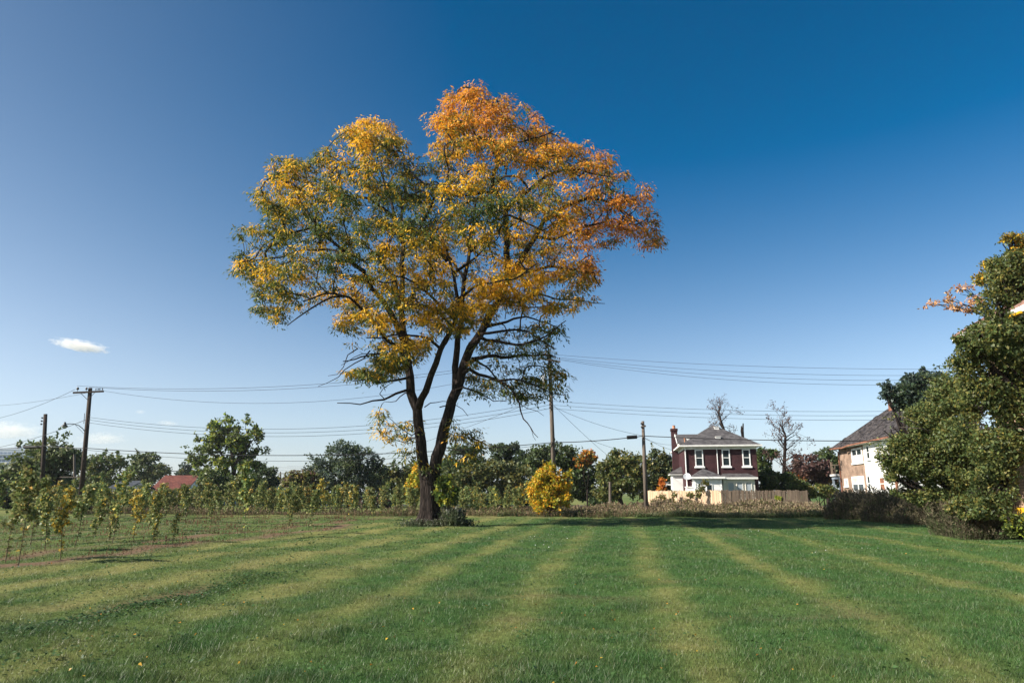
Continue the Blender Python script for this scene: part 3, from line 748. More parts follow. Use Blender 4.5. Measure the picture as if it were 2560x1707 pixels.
def mix3(a, b_, t): return a + (b_ - a) * t
GREEN, OLIVE, GOLD, AMBER, RUSTY = np.array((.055, .092, .024)), np.array((.21, .20, .030)), np.array((.88, .52, .028)), np.array((.74, .31, .026)), np.array((.48, .16, .036))
LP, LD, LN, LL, LW, LC = [], [], [], [], [], []
for ai, (p, px, py, kind) in enumerate(ATT):
    td = tipdir[ai]
    n1 = noise.noise(p * .55 + Vector((11, 4, 2))) + .6 * noise.noise(p * 1.3)
    if kind == 1: gold, hot, cnt_ = .13 + .25 * n1, .45, 26
    elif kind == 2: gold, hot, cnt_ = .26 + .6 * n1, .0, 20
    else:
        top = np.clip((455 - py) / 190, 0, 1); right = np.clip((px - 1180) / 220, 0, 1) * np.clip((760 - py) / 150, 0, 1)
        heart = math.exp(-((px - 1110) / 290) ** 2 - ((py - 660) / 190) ** 2) * .50
        gold = .27 + .66 * max(top * (.6 + .4 * np.clip((px - 700) / 250, 0, 1)), right * .9) + heart * 1.15 + .85 * n1 - .28 * math.exp(-((px - 930) / 230) ** 2 - ((py - 470) / 110) ** 2)
        hot = max(top * (.25 + .65 * np.clip((px - 880) / 250, 0, 1)), right * .75); cnt_ = 32
        if px > 1330 and py < 640: cnt_ = 22; hot += .3
    m_ = int(cnt_ * (.6 + .8 * RND.random()))
    rho = .22 + .26 * RND.random(); hgt = rho * (.55 + .25 * RND.random())
    an, rr_ = RNG.random(m_) * 2 * np.pi, rho * np.sqrt(RNG.random(m_)) * (1 + .18 * RNG.standard_normal(m_))
    q_ = rr_ / rho; hang = (RNG.random(m_) < .22) * RNG.random(m_) * .30
    o_ = np.stack([np.cos(an) * rr_, np.sin(an) * rr_, hgt * (.5 - q_ ** 2) - hang], 1) + .045 * RNG.standard_normal((m_, 3)) - np.array(td) * .18
    pos = np.array(p) + o_
    out_ = np.stack([np.cos(an), np.sin(an), 0 * an], 1)
    dr = unit(out_ * (.45 + .4 * q_[:, None]) + .35 * RNG.standard_normal((m_, 3)) + np.array((0, 0, -.55)))
    nr = unit(out_ * (.3 + .9 * q_[:, None]) + np.array((0, 0, .6)) + .45 * np.array(to_sun) + .33 * RNG.standard_normal((m_, 3)))
    gg = np.clip(gold + 1.1 * (o_[:, 2:3] + .05) + .24 * RNG.standard_normal((m_, 1)), 0, 1)
    hh = np.clip(hot + .22 * RNG.standard_normal((m_, 1)), 0, 1.4)
    warm = np.where(hh < .7, mix3(GOLD, AMBER, np.clip(hh / .7, 0, 1)), mix3(AMBER, RUSTY, np.clip((hh - .7) / .7, 0, 1)))
    cc = np.where(gg < .45, mix3(GREEN, OLIVE, gg / .45), mix3(OLIVE, warm, np.clip((gg - .45) / .3, 0, 1)))
    cc = cc * (.72 + .55 * RNG.random((m_, 1)))
    LP.append(pos); LD.append(dr); LN.append(nr); LL.append(.17 + .12 * RNG.random(m_)); LW.append(.05 + .035 * RNG.random(m_)); LC.append(cc)
LP, LD, LN, LL, LW, LC = map(np.concatenate, (LP, LD, LN, LL, LW, LC))
V, F = leaf_quads(LP - np.array(base), LD, LN, LL, LW, .18)
link_mesh("crown", np_mesh("crown", V, F, np.repeat(LC, 4, 0)), M["leaf"], locust)
print("locust: twigs", len(ATT), "leaves", len(LP))

# ------------------------------------------------------------------ other trees and bushes
PAL = dict(shade=[(.050, .078, .034), (.062, .092, .038), (.085, .11, .042)],
    green=[(0.065, 0.109, 0.032), (0.087, 0.131, 0.038), (0.116, 0.145, 0.041)], deep=[(0.038, 0.065, 0.035), (0.049, 0.084, 0.041), (0.072, 0.102, 0.043)],
    olive=[(0.174, 0.167, 0.043), (0.131, 0.145, 0.041), (0.217, 0.181, 0.043), (0.102, 0.123, 0.038)], sage=[(0.145, 0.167, 0.080), (0.109, 0.138, 0.065), (0.189, 0.196, 0.080)],
    gold=[(.72, .42, .025), (.66, .44, .03), (.74, .36, .03), (.46, .38, .03)], lime=[(0.290, 0.348, 0.043), (0.217, 0.290, 0.043), (0.435, 0.406, 0.051)],
    orange=[(.52, .17, .025), (.45, .12, .025), (.5, .25, .03)], wine=[(0.123, 0.065, 0.058), (0.087, 0.058, 0.051), (0.160, 0.087, 0.065)], bluish=[(0.072, 0.109, 0.087), (0.058, 0.087, 0.072)],
    poplar=[(0.123, 0.181, 0.058), (0.160, 0.210, 0.065), (0.203, 0.232, 0.087), (0.102, 0.152, 0.051), (0.290, 0.283, 0.102)], popyel=[(0.522, 0.420, 0.072), (0.406, 0.362, 0.072), (0.609, 0.435, 0.058), (0.189, 0.225, 0.072)])
def foliage(lobes, n, size, pal, tri=False, clump=.36, shell=.55, up=.35, droop=0.0, mixpal=None, pm=0.0, flat=.8, aspect=.75, free=.0, shoots=0, void=None):
    """lobes: (centre, radii, weight). Leaves gathered in clumps that sit around each lobe's shell"""
    pal = np.array(pal); mp = np.array(mixpal) if mixpal else None
    Ps, Ds, Ns, Ls, Cs = [], [], [], [], []
    wt = np.array([l_[2] * (l_[1][0] * l_[1][1] * l_[1][2]) ** .72 for l_ in lobes]); wt = wt / wt.sum(); cents = []
    for (c, r, w_), fr in zip(lobes, wt):
        m_ = int(n * fr); r = np.array(r); rc = clump * min(r.min(), 2.6)
        nc = max(3, int(1.1 * (r.prod() ** (1 / 3) / rc) ** 2.1))
        dirs = unit(RNG.standard_normal((nc, 3))); rr = shell + (1 - shell) * RNG.random((nc, 1)); rr *= .94
        cc = np.array(c) + dirs * r * rr
        cents.append(cc)
        cr = rc * (.65 + .7 * RNG.random(nc)); hue = RNG.random(nc); wts = cr ** 2; wts /= wts.sum()
        which = RNG.choice(nc, m_, p=wts)
        o_ = unit(RNG.standard_normal((m_, 3))) * (RNG.random((m_, 1)) ** .5) * cr[which][:, None] * np.array((1.1, 1.1, flat))
        Ps.append(cc[which] + o_)
        Ds.append(unit(o_ / cr[which][:, None] + .7 * RNG.standard_normal((m_, 3)) + np.array((0, 0, -droop))))
        Ns.append(unit(np.array((0, 0, up)) + .35 * np.array(to_sun) + .5 * dirs[which] + .75 * RNG.standard_normal((m_, 3))))
        col = pal[(np.clip(hue[which] + .18 * RNG.standard_normal(m_), 0, .999) * len(pal)).astype(int)]
        if mp is not None:
            sw = (hue[which] * .9 + .25 * RNG.standard_normal(m_)) < pm
            col[sw] = mp[RNG.integers(0, len(mp), sw.sum())]
        Cs.append(col * (.65 + .7 * RNG.random((m_, 1)))); Ls.append(size * (.6 + .8 * RNG.random(m_)))
        if free:                       # loose leaves through the whole lobe
            lf = RNG.random(m_) < free
            Ps[-1][lf] = (np.array(c) + unit(RNG.standard_normal((m_, 3))) * r * (RNG.random((m_, 1)) ** (1 / 2.6)) * 1.04)[lf]
        for q in range(int(shoots * (r[0] * r[2]) ** .5 + RND.random())):     # leafy shoots that break the outline
            dv = RNG.standard_normal(3) * np.array((1, 1, .8)) + np.array((-.2, -.3, .35)); dv /= np.linalg.norm(dv)
            ln = (.35 + .6 * RND.random()) * min(1.6, .8 * r.min() + .2); k_ = int(10 + 12 * RND.random()); tt = RNG.random((k_, 1))
            a0 = np.array(c) + dv * r * .88; bend = np.array((0, 0, -.25)) * ln
            Ps.append(a0 + (dv * .8 + np.array((0, 0, .35))) * ln * tt + bend * tt ** 2 + .03 * RNG.standard_normal((k_, 3)))
            Ds.append(unit(dv * .6 + .7 * RNG.standard_normal((k_, 3)) + np.array((0, 0, -.2)))); Ns.append(unit(np.array((0, 0, .5)) + .8 * RNG.standard_normal((k_, 3))))
            Cs.append(pal[RNG.integers(0, len(pal), k_)] * (.7 + .6 * RNG.random((k_, 1)))); Ls.append(size * (.7 + .6 * RNG.random(k_)))
    p, d, n_, s_, c = map(np.concatenate, (Ps, Ds, Ns, Ls, Cs))
    if void is not None:                 # pockets where the wall or the sky shows through
        k = np.array([noise.noise(Vector(q * void[0])) + .5 * noise.noise(Vector(q * void[0] * 2.3)) > void[1] for q in p])
        p, d, n_, s_, c = p[k], d[k], n_[k], s_[k], c[k]
    V, F = leaf_quads(p, d, n_, s_, s_ * aspect, .15)
    return V, F, np.repeat(c, 4, 0), np.concatenate(cents)
def branches(mb, base_, lobes, cents, r0, fork=.35, fine=.35, sub=14):
    """trunk, a limb to every lobe and finer boughs to some of the clumps"""
    top = Vector(lobes[0][0]); b0 = Vector(base_)
    f = b0.lerp(Vector((top.x, top.y, top.z)), fork); f.x = b0.x + (top.x - b0.x) * fork * .4; f.y = b0.y
    mb.tube([b0 - Vector((0, 0, .1)), b0.lerp(f, .12), b0.lerp(f, .6) + Vector((RND.gauss(0, .08), 0, 0)), f], [r0 * 1.5, r0 * 1.1, r0 * .95, r0 * .85], 10)
    for c, r, w_ in lobes:
        c = Vector(c); ln = (c - f).length
        rl = min(r0 * .62, .05 + .035 * ln)
        m1 = f.lerp(c, .4) + Vector((RND.gauss(0, .04) * ln, RND.gauss(0, .04) * ln, .06 * ln)); m2 = f.lerp(c, .75) + Vector((RND.gauss(0, .03) * ln, 0, .05 * ln))
        mb.tube([f - Vector((0, 0, .2)), m1, m2, c], [rl, rl * .75, rl * .5, rl * .3], 6)
    cl = [Vector(q) for q in cents]; RND.shuffle(cl)
    for q in cl[:int(sub)]:
        l_ = min(lobes, key=lambda t_: (Vector(t_[0]) - q).length); c = Vector(l_[0]); s_ = f.lerp(c, .55 + .4 * RND.random())
        mb.tube([s_, s_.lerp(q, .5) + Vector((RND.gauss(0, .15), RND.gauss(0, .15), RND.random() * .25)), q], [fine * .16, fine * .1, fine * .045], 4, False)
def lobes_px(lobes, depth, squash=1.0):
    """(px, py, rx, ry, weight, depth offset) on the survey sheet -> ellipsoids in metres"""
    out = []
    for t_ in lobes:
        px, py, rx, ry = t_[:4]; w_ = t_[4] if len(t_) > 4 else 1; dz = t_[5] if len(t_) > 5 else 0
        k = (depth + dz) * K / FOC * 1.02
        out.append((tuple(P(px, py, depth + dz)), (rx * k, (rx * .6 + ry * .4) * k * squash, ry * k), w_))
    return out
def tree(name, label, cat, depth, foot, lobes, n, size, pal, r0=.2, group=None, mat="leaf", bark_="bark", sub=16, **kw):
    kw.setdefault('free', .18); kw.setdefault('shoots', 2.2)
    b0 = P(foot, 1180, depth); b0.z = 0
    root = empty(name, b0, label, cat, group)
    lb = [(tuple(Vector(c) - b0), r, w_) for c, r, w_ in lobes_px(lobes, depth)]
    fork, fine = kw.pop("fork", .35), kw.pop("fine", .35)
    V, F, C, cents = foliage(lb, n, size, PAL[pal] if isinstance(pal, str) else pal, **kw)
    low = V[:, 2] < .03; V[low, 2] = .03 + .1 * RNG.random(low.sum())
    mb = MB(); branches(mb, (0, 0, 0), lb, cents, r0, fork, fine, sub=sub)
    mb.build("trunk", M[bark_], root, True)
    link_mesh("crown", np_mesh("crown", V, F, C), M[mat], root)
    return root
BACK = "trees standing beyond the planted lot"
# far left tree behind the poles
tree("shade_tree", "large loose green tree behind the two left utility poles", "tree", 74, 120,
     [(118, 1040, 44, 34), (70, 1050, 32, 34), (150, 1062, 30, 34), (52, 1095, 46, 38), (105, 1100, 50, 40), (20, 1105, 38, 40), (150, 1115, 40, 34), (95, 1150, 70, 34), (178, 1062, 18, 16)], 15000, .34, "green", .32, clump=.30, shell=.65, mixpal=PAL["sage"], pm=.38, group=BACK, sub=26)
tree("shade_tree", "rounded far green tree between the tall left pole and the red roof", "tree", 112, 238,
     [(232, 1068, 34, 24), (265, 1060, 30, 18), (215, 1100, 34, 26), (255, 1100, 40, 28)], 5000, .42, "green", .25, mixpal=PAL["olive"], pm=.3, group=BACK, clump=.3)
tree("shade_tree", "open topped far green tree just left of the red roofed house", "tree", 118, 330,
     [(322, 1058, 24, 16), (345, 1052, 20, 14), (330, 1085, 42, 24), (365, 1085, 26, 20), (310, 1110, 40, 24)], 5000, .40, "sage", .25, mixpal=PAL["green"], pm=.4, group=BACK, clump=.28, shell=.6)
tree("round_tree", "small hazy round tree behind the red roofed house", "tree", 170, 438, [(438, 1085, 27, 20), (425, 1098, 24, 18)], 2600, .5, "bluish", .25, group=BACK, mixpal=PAL["olive"], pm=.3)
tree("cottonwood_tree", "upright cottonwood with lobed bright green crown left of the dark round tree", "tree", 86, 530,
     [(522, 985, 26, 30), (495, 992, 26, 30), (572, 985, 22, 26), (560, 1015, 34, 34), (480, 1030, 40, 32), (530, 1040, 44, 44), (590, 1000, 16, 16), (445, 1052, 22, 16), (470, 1072, 34, 22), (585, 1050, 28, 34), (545, 1085, 48, 30), (600, 1075, 10, 12), (505, 1100, 44, 28)],
     17000, .34, "green", .34, clump=.30, shell=.7, mixpal=PAL["lime"], pm=.28, group=BACK, sub=30, fork=.18, free=.04, shoots=1.5, void=(.75, -.12))
tree("thicket_tree", "low bushy green growth at the foot of the cottonwood", "tree", 80, 510, [(490, 1110, 34, 32), (535, 1120, 40, 28), (470, 1130, 26, 22), (570, 1118, 26, 28)], 5000, .32, "green", .12, group=BACK, mixpal=PAL["shade"], pm=.4)
tree("thicket_tree", "dark little tree against the right foot of the cottonwood", "tree", 83, 605, [(605, 1110, 30, 30), (622, 1095, 18, 20), (595, 1130, 36, 24)], 4000, .32, "shade", .12, group=BACK)
tree("round_tree", "dense dark round tree with feathery top left of the locust trunk", "tree", 78, 805,
     [(790, 1055, 50, 36), (830, 1058, 42, 34), (745, 1075, 44, 34), (850, 1082, 34, 34), (715, 1095, 30, 30), (790, 1095, 74, 44), (740, 1120, 50, 34), (835, 1115, 54, 36), (790, 1028, 36, 16)],
     15000, .30, "shade", .4, clump=.25, shell=.6, group=BACK, mixpal=PAL["bluish"], pm=.35, aspect=.5, sub=10)
tree("scrub_tree", "sparse brown scrub tree before the dark round tree", "tree", 74, 690, [(690, 1105, 30, 26), (712, 1110, 26, 30), (665, 1115, 24, 20)], 2600, .28, "olive", .1, group=BACK, mixpal=PAL["wine"], pm=.3)
tree("scrub_tree", "small far tree among the roofs right of the cottonwood", "tree", 130, 640, [(625, 1105, 22, 12), (660, 1110, 20, 14), (640, 1118, 30, 14)], 2600, .4, "sage", .15, group=BACK, mixpal=PAL["olive"], pm=.3)
tree("thicket_tree", "dark tree behind the thin pole left of the locust trunk", "tree", 86, 905, [(895, 1085, 20, 22), (915, 1105, 34, 28), (875, 1110, 24, 24), (940, 1090, 22, 28), (945, 1118, 30, 26)], 6000, .32, "shade", .2, group=BACK, mixpal=PAL["olive"], pm=.25)
tree("scrub_tree", "yellow green slim tree half hidden by the locust trunk", "tree", 56, 952, [(955, 1095, 14, 34), (945, 1128, 18, 26)], 2200, .20, "lime", .08, group=BACK, mixpal=PAL["gold"], pm=.35)
tree("shade_tree", "dark tree rising just right of the locust trunk", "tree", 88, 1062, [(1060, 1050, 36, 28), (1092, 1042, 22, 16), (1040, 1080, 40, 32), (1085, 1075, 36, 26)], 6500, .32, "shade", .25, group=BACK, mixpal=PAL["green"], pm=.35)
tree("scrub_tree", "broad olive bush right of the locust trunk", "bush", 68, 1060, [(1050, 1105, 40, 26), (1090, 1090, 36, 22), (1075, 1115, 50, 24)], 6000, .27, "olive", .12, group=BACK, mixpal=PAL["shade"], pm=.3)
tree("scrub_tree", "tall tangled olive brown bush midway between locust and yellow bush", "bush", 69, 1165, [(1150, 1095, 40, 34), (1190, 1100, 36, 36), (1130, 1075, 24, 18), (1170, 1130, 50, 22)], 7000, .26, "olive", .12, group=BACK, mixpal=PAL["sage"], pm=.35)
tree("feathery_tree", "dark feathery tree above the olive bushes right of the locust", "tree", 82, 1160, [(1150, 1042, 24, 22), (1175, 1030, 18, 12), (1190, 1055, 28, 24), (1160, 1075, 40, 24)], 5500, .3, "shade", .2, group=BACK, clump=.24, shell=.7)
tree("shade_tree", "broad dark tree behind the yellow bush and transformer pole", "tree", 80, 1290,
     [(1240, 1052, 34, 32), (1275, 1045, 36, 28), (1315, 1055, 34, 34), (1345, 1085, 32, 36), (1300, 1100, 56, 42), (1230, 1090, 34, 36), (1345, 1125, 30, 26), (1270, 1130, 50, 24)], 15000, .31, "shade", .38, group=BACK, mixpal=PAL["green"], pm=.5, sub=12)
tree("maple_tree", "orange topped small tree over the shoulder of the broad dark tree", "tree", 77, 1350, [(1352, 1048, 20, 15), (1338, 1060, 18, 14)], 1500, .28, "orange", .1, group=BACK, mixpal=PAL["olive"], pm=.45)
tree("round_tree", "olive green rounded tree left of the short pole", "tree", 76, 1428, [(1425, 1062, 36, 30), (1455, 1065, 30, 28), (1398, 1085, 32, 32), (1435, 1100, 48, 36), (1385, 1120, 26, 22), (1460, 1115, 28, 30), (1400, 1135, 28, 18)], 12000, .27, "olive", .28, group=BACK, mixpal=PAL["green"], pm=.25, clump=.26)
tree("round_tree", "green rounded tree between the short pole and the brick house", "tree", 80, 1512, [(1508, 1062, 28, 26), (1530, 1070, 24, 30), (1495, 1090, 26, 34), (1522, 1105, 36, 34), (1500, 1130, 30, 22)], 9000, .27, "olive", .28, group=BACK, mixpal=PAL["shade"], pm=.5, clump=.26)
tree("maple_tree", "narrow orange sapling maple beside the brick house chimney", "tree", 66, 1519, [(1521, 1112, 8, 14), (1518, 1128, 9, 11)], 1100, .16, "orange", .05, sub=4)
tree("shade_tree", "green tree showing past the right edge of the brick house", "tree", 84, 1760, [(1755, 1045, 20, 14), (1775, 1040, 14, 10), (1752, 1075, 18, 16)], 2400, .3, "green", .15, group=BACK, clump=.3, shell=.7)
tree("thicket_tree", "green undergrowth tree behind the fence below the bare tree", "tree", 70, 1775, [(1765, 1105, 26, 24), (1800, 1110, 30, 22), (1830, 1120, 24, 18), (1750, 1125, 16, 14)], 5500, .26, "green", .12, group=BACK, mixpal=PAL["shade"], pm=.35)
tree("plum_tree", "dark reddish brown round tree left of the damaged house", "tree", 78, 1862, [(1855, 1070, 34, 26), (1835, 1085, 26, 22), (1880, 1088, 30, 26)], 5500, .28, "wine", .2, group=BACK)
tree("shade_tree", "dark green pointed tree against the damaged house corner", "tree", 88, 1905, [(1900, 1048, 20, 22), (1915, 1068, 26, 26), (1890, 1085, 28, 26), (1925, 1095, 22, 26)], 5500, .3, "shade", .2, group=BACK, mixpal=PAL["green"], pm=.4, clump=.28)
tree("maple_tree", "bright orange maple by the porch of the damaged house", "tree", 80, 1897, [(1897, 1100, 15, 12), (1888, 1110, 12, 9)], 1500, .22, "orange", .06)
tree("maple_tree", "orange and green bush behind the fence under the bare tree", "tree", 72, 1822, [(1818, 1098, 16, 14), (1835, 1108, 14, 12)], 1500, .22, "orange", .06, mixpal=PAL["green"], pm=.5)
tree("thicket_tree", "green bushes below the damaged house porch", "bush", 69, 1885, [(1880, 1128, 24, 14), (1905, 1130, 18, 12), (1860, 1132, 18, 10)], 3000, .22, "green", .06, mixpal=PAL["olive"], pm=.4)
# dark hedge trees that close the gap behind the saplings on the left
HEDGE = "dark understory bushes behind the sapling rows"
WHERE = ["at the far left edge", "left of the shorter left pole", "right behind the shorter left pole", "at the foot of the tall leaning pole", "below the open topped far tree", "in front of the red roofed house", "left of the cottonwood foot",
         "under the scrub tree among the far roofs", "under the sparse brown scrub tree", "below the right side of the dark round tree", "just right of the locust trunk foot", "under the tangled olive brown bush", "touching the left of the yellow bush", "between yellow bush and the thin dark post"]
for i, (px, top, rx, dp) in enumerate([(-20, 1120, 40, 66), (60, 1128, 40, 67), (130, 1132, 36, 65), (205, 1128, 34, 66), (300, 1132, 36, 70), (365, 1138, 34, 66), (420, 1134, 30, 68), (640, 1136, 34, 74), (700, 1134, 30, 72), (860, 1136, 36, 74), (1010, 1128, 36, 72), (1120, 1136, 36, 66), (1230, 1138, 28, 70), (1375, 1140, 20, 78)]):
    tree("understory_bush", "dark understory bush " + WHERE[i], "bush", dp, px, [(px, top + 22, rx, 22), (px + rx * .5, top + 26, rx * .7, 18), (px - rx * .5, top + 28, rx * .7, 16)], 2600, .30, "deep", .07, group=HEDGE, mixpal=PAL["wine"] if i % 3 == 0 else PAL["green"], pm=.3, sub=6)
# yellow bush in front of the transformer pole
tree("yellow_bush", "bright golden yellow bush with green top at the foot of the transformer pole", "bush", 47.5, 1264,
     [(1262, 1082, 18, 22, 1), (1240, 1108, 22, 22), (1285, 1105, 22, 24), (1262, 1125, 36, 30), (1228, 1140, 20, 24), (1298, 1135, 17, 28), (1264, 1158, 40, 22), (1308, 1095, 7, 14)], 11000, .17, "gold", .07, bark_="sap_bark", mixpal=PAL["lime"], pm=.27, clump=.3, shell=.5, fork=.12, droop=.3, aspect=.5, sub=30, free=.35, shoots=9, void=(1.3, -.22))
tree("green_shrub", "little green shrub growing against the brown fence", "shrub", 53.2, 1794, [(1790, 1150, 7, 12), (1796, 1160, 8, 10)], 700, .13, "lime", .03, bark_="sap_bark", sub=6)
tree("mulberry_sapling", "leafy green maple sapling beside the locust trunk", "sapling", 33.4, 1030, [(1020, 1105, 14, 14), (1012, 1130, 18, 14), (1038, 1132, 16, 14), (1025, 1148, 20, 14)], 1500, .17, "lime", .045, bark_="sap_bark", mixpal=PAL["green"], pm=.55, sub=10, fork=.3, aspect=.8)
# leaning vines and saplings against the light part of the fence
for lab, px, py, dp in (("thin leafy vine on the light fence boards below the chimney", 1540, 1150, 60), ("climbing vine over the white addition at the fence corner", 1612, 1122, 56.3), ("thin shrub on the light fence boards left of the chimney", 1512, 1155, 62.5), ("sparse climbing shrub at the middle of the light fence", 1578, 1150, 58)):
    tree("fence_vine", lab, "vine", dp, px, [(px, py, 9, 9), (px + 9, py - 14, 8, 8), (px - 6, py + 14, 8, 8)], 420, .15, "olive", .025, bark_="sap_bark", sub=8, shell=.3)
# weeds and suckers round the locust foot
n = 1500
a, r = RNG.random(n) * 6.28, np.abs(RNG.standard_normal(n)); xs = base.x + .35 + np.cos(a) * (.62 + .42 * r) * 1.2; ys = base.y - .1 + np.sin(a) * (.5 + .4 * r)
k = np.hypot(xs - base.x, ys - base.y) > .68; xs, ys = xs[k], ys[k]
weeds("tree_foot_weeds", "clump of green weeds around the foot of the locust trunk", xs, ys, (.14 + .40 * RNG.random(len(xs))) * np.where(np.abs(xs - base.x - 1.1) < .5, 1.6, .7), [(.06, .085, .04), (.085, .11, .05), (.10, .11, .06)], [(.24, .24, .2), (.15, .15, .10)], leafy=6, wide=1.4, mat="leaf")

# ------------------------------------------------------------------ bare trees
def bare_tree(name, label, depth, path, spread, n_levels, r0, leaves, group=None, seed=1):
    rd = random.Random(seed)
    pts = [P(px, py, depth) for px, py in path]; b0 = Vector((pts[0].x, pts[0].y, 0))
    root = empty(name, b0, label, "tree", group)
    pts = [Vector((0, 0, -.1))] + [p - b0 for p in pts]
    mb, tw_, tips = MB(), MB(), []
    rr = [r0 * (1 - .55 * i / (len(pts) - 1)) for i in range(len(pts))]
    mb.tube(pts, rr, 8)
    def grow(p, d, ln, r, lev):
        q, ps, rs = p, [p], [r]
        for i in range(4):
            d = (d + Vector((rd.gauss(0, .17), rd.gauss(0, .17), rd.gauss(.05, .12)))).normalized()
            q = q + d * ln / 4; ps.append(q); rs.append(r * (1 - .16 * (i + 1)))
        (mb if r > .03 else tw_).tube(ps, rs, 5 if r > .03 else 3, False)
        if lev == 0: tips.extend(ps[1:]); return
        for i in range(rd.choice((2, 3, 3))):
            k = rd.choice((1, 2, 3, 4, 4)); dd_ = (d + Vector((rd.gauss(0, .75), rd.gauss(0, .75), rd.gauss(.1, .5)))).normalized()
            grow(ps[k], dd_, ln * rd.uniform(.55, .8), max(.014, rs[k] * .62), lev - 1)
    for i in range(1, len(pts) - 1):
        for k in range(3):
            p = pts[i].lerp(pts[i + 1], rd.random()); a_ = rd.random() * 6.28
            if p.z < pts[-1].z * .3: continue
            grow(p, Vector((math.cos(a_), math.sin(a_) * .8, .75)).normalized(), spread * rd.uniform(.7, 1.1), rr[i] * .45, n_levels - 1)
    for k in range(3):
        a_ = rd.random() * 6.28; grow(pts[-1], Vector((math.cos(a_) * .5, math.sin(a_) * .5, 1)).normalized(), spread, rr[-1] * .7, n_levels - 1)
    mb.build("trunk", M["bark"], root, True)
    tw_.build("twig", M["twig"], root)["kind"] = "stuff"
    t_ = np.array([tuple(p) for p in tips]); idx = RNG.integers(0, len(t_), leaves); p = t_[idx] + RNG.standard_normal((leaves, 3)) * .12
    V, F = leaf_quads(p, unit(RNG.standard_normal((leaves, 3))), unit(RNG.standard_normal((leaves, 3))), .16, .10, .2)
    c = np.array(PAL["wine"])[RNG.integers(0, 3, leaves)] * 1.2
    link_mesh("crown", np_mesh("crown", V, F, np.repeat(c, 4, 0)), M["leaf"], root)
bare_tree("bare_tree", "nearly bare tree leaning above the ridge of the brick house", 88, [(1668, 1150), (1668, 1010), (1664, 990), (1657, 970), (1652, 955)], 1.55, 4, .26, 900, seed=3)
bare_tree("bare_tree", "tall nearly bare tree behind the brown fence right of the brick house", 72, [(1800, 1150), (1799, 1110), (1801, 1080), (1802, 1050), (1803, 1025), (1804, 1000)], 1.6, 4, .28, 1300, seed=5)
sn = empty("dead_snag", Vector((P(1706, 1180, 84).x, 84, 0)), "broken two pronged dead trunk poking up behind the brick house roof", "tree")
q0 = Vector(sn.location)
MB().tube([Vector((0, 0, -.1)), P(1707, 1040, 84) - q0, P(1706, 990, 84) - q0, P(1707, 972, 84) - q0], [.3, .25, .13, .07], 7).tube([P(1706, 1005, 84) - q0, P(1703, 990, 84) - q0, P(1703, 978, 84) - q0], [.14, .11, .06], 6).build("trunk", M["bark"], sn, True)

# ------------------------------------------------------------------ the planted saplings on the left
def sapling_proto(h, n, pal, low, seed):
    rd = random.Random(seed)
    bend = rd.uniform(-.22, .22); bend2 = rd.uniform(-.15, .15)
    pts = [Vector((bend * h * t_ ** 1.5 + .03 * math.sin(7 * t_ + seed), bend2 * h * t_ * t_, h * t_)) for t_ in (0, .18, .36, .55, .75, 1)]
    mb = MB().tube([pts[0] - Vector((0, 0, .05))] + pts, [.017, .015, .014, .012, .010, .007, .004], 5)
    lb, sides = [], int(7 + n / 40)
    P_, D_, N_ = [], [], []
    def at_(t_):
        x_ = t_ * 5; i = min(4, int(x_)); s_ = (0, .18, .36, .55, .75, 1)
        i = max(j for j in range(5) if s_[j] <= t_ + 1e-6)
        return pts[i].lerp(pts[i + 1], (t_ - s_[i]) / (s_[i + 1] - s_[i]))
    tw = []
    for k in range(sides):
        t_ = low + (1 - low) * (k + .5) / sides * .97; p = at_(t_); a_ = rd.random() * 6.28; ln = h * rd.uniform(.08, .2) * (1.25 - t_ * .7)
        q = p + Vector((math.cos(a_) * ln, math.sin(a_) * ln, ln * rd.uniform(.3, 1.1)))
        mb.tube([p, p.lerp(q, .5) + Vector((0, 0, .03)), q], [.008, .006, .004], 3, False); tw.append((p, q))
    tw.append((at_(.75), at_(1.0)))
    for k in range(n):
        p, q = rd.choice(tw); c = p.lerp(q, rd.uniform(.25, 1.1)) + Vector((rd.gauss(0, .05), rd.gauss(0, .05), rd.gauss(0, .05)))
        P_.append(tuple(c)); D_.append((rd.gauss(0, .7), rd.gauss(0, .7), rd.gauss(-.35, .5)))
    for k in range(int(n * .05)):
        t_ = rd.uniform(low * .35, low); c = at_(t_); P_.append(tuple(c)); D_.append((rd.gauss(0, 1), rd.gauss(0, 1), 0))
    p, d = np.array(P_), unit(np.array(D_)); m_ = len(p)
    nr = unit(RNG.standard_normal((m_, 3)) + np.array((-.4, -.3, .5)))
    s_ = (.095 + .055 * RNG.random(m_))
    V, F = leaf_quads(p, d, nr, s_, s_ * .85, .15)
    pl = np.array(PAL["poplar"]); c = pl[RNG.integers(0, len(pl), m_)]
    if pal > 0:
        sw = RNG.random(m_) < pal; py_ = np.array(PAL["popyel"]); c[sw] = py_[RNG.integers(0, len(py_), sw.sum())]
    c = c * (.7 + .6 * RNG.random((m_, 1)))
    return mb.mesh("sapling_trunk", True), np_mesh("sapling_crown", V, F, np.repeat(c, 4, 0))
PROTO = [sapling_proto(*t_) for t_ in ((2.5, 520, .05, .40, 1), (2.2, 420, .35, .38, 2), (2.7, 500, .12, .42, 3), (2.0, 380, .08, .33, 4), (2.4, 460, .75, .36, 5), (2.3, 430, .03, .48, 6), (1.6, 170, .3, .3, 7), (1.9, 440, .15, .25, 8), (2.0, 480, .10, .2, 9))]
for a_, b_ in PROTO: a_.materials.append(M["sap_bark"]); b_.materials.append(M["leaf_gloss"])
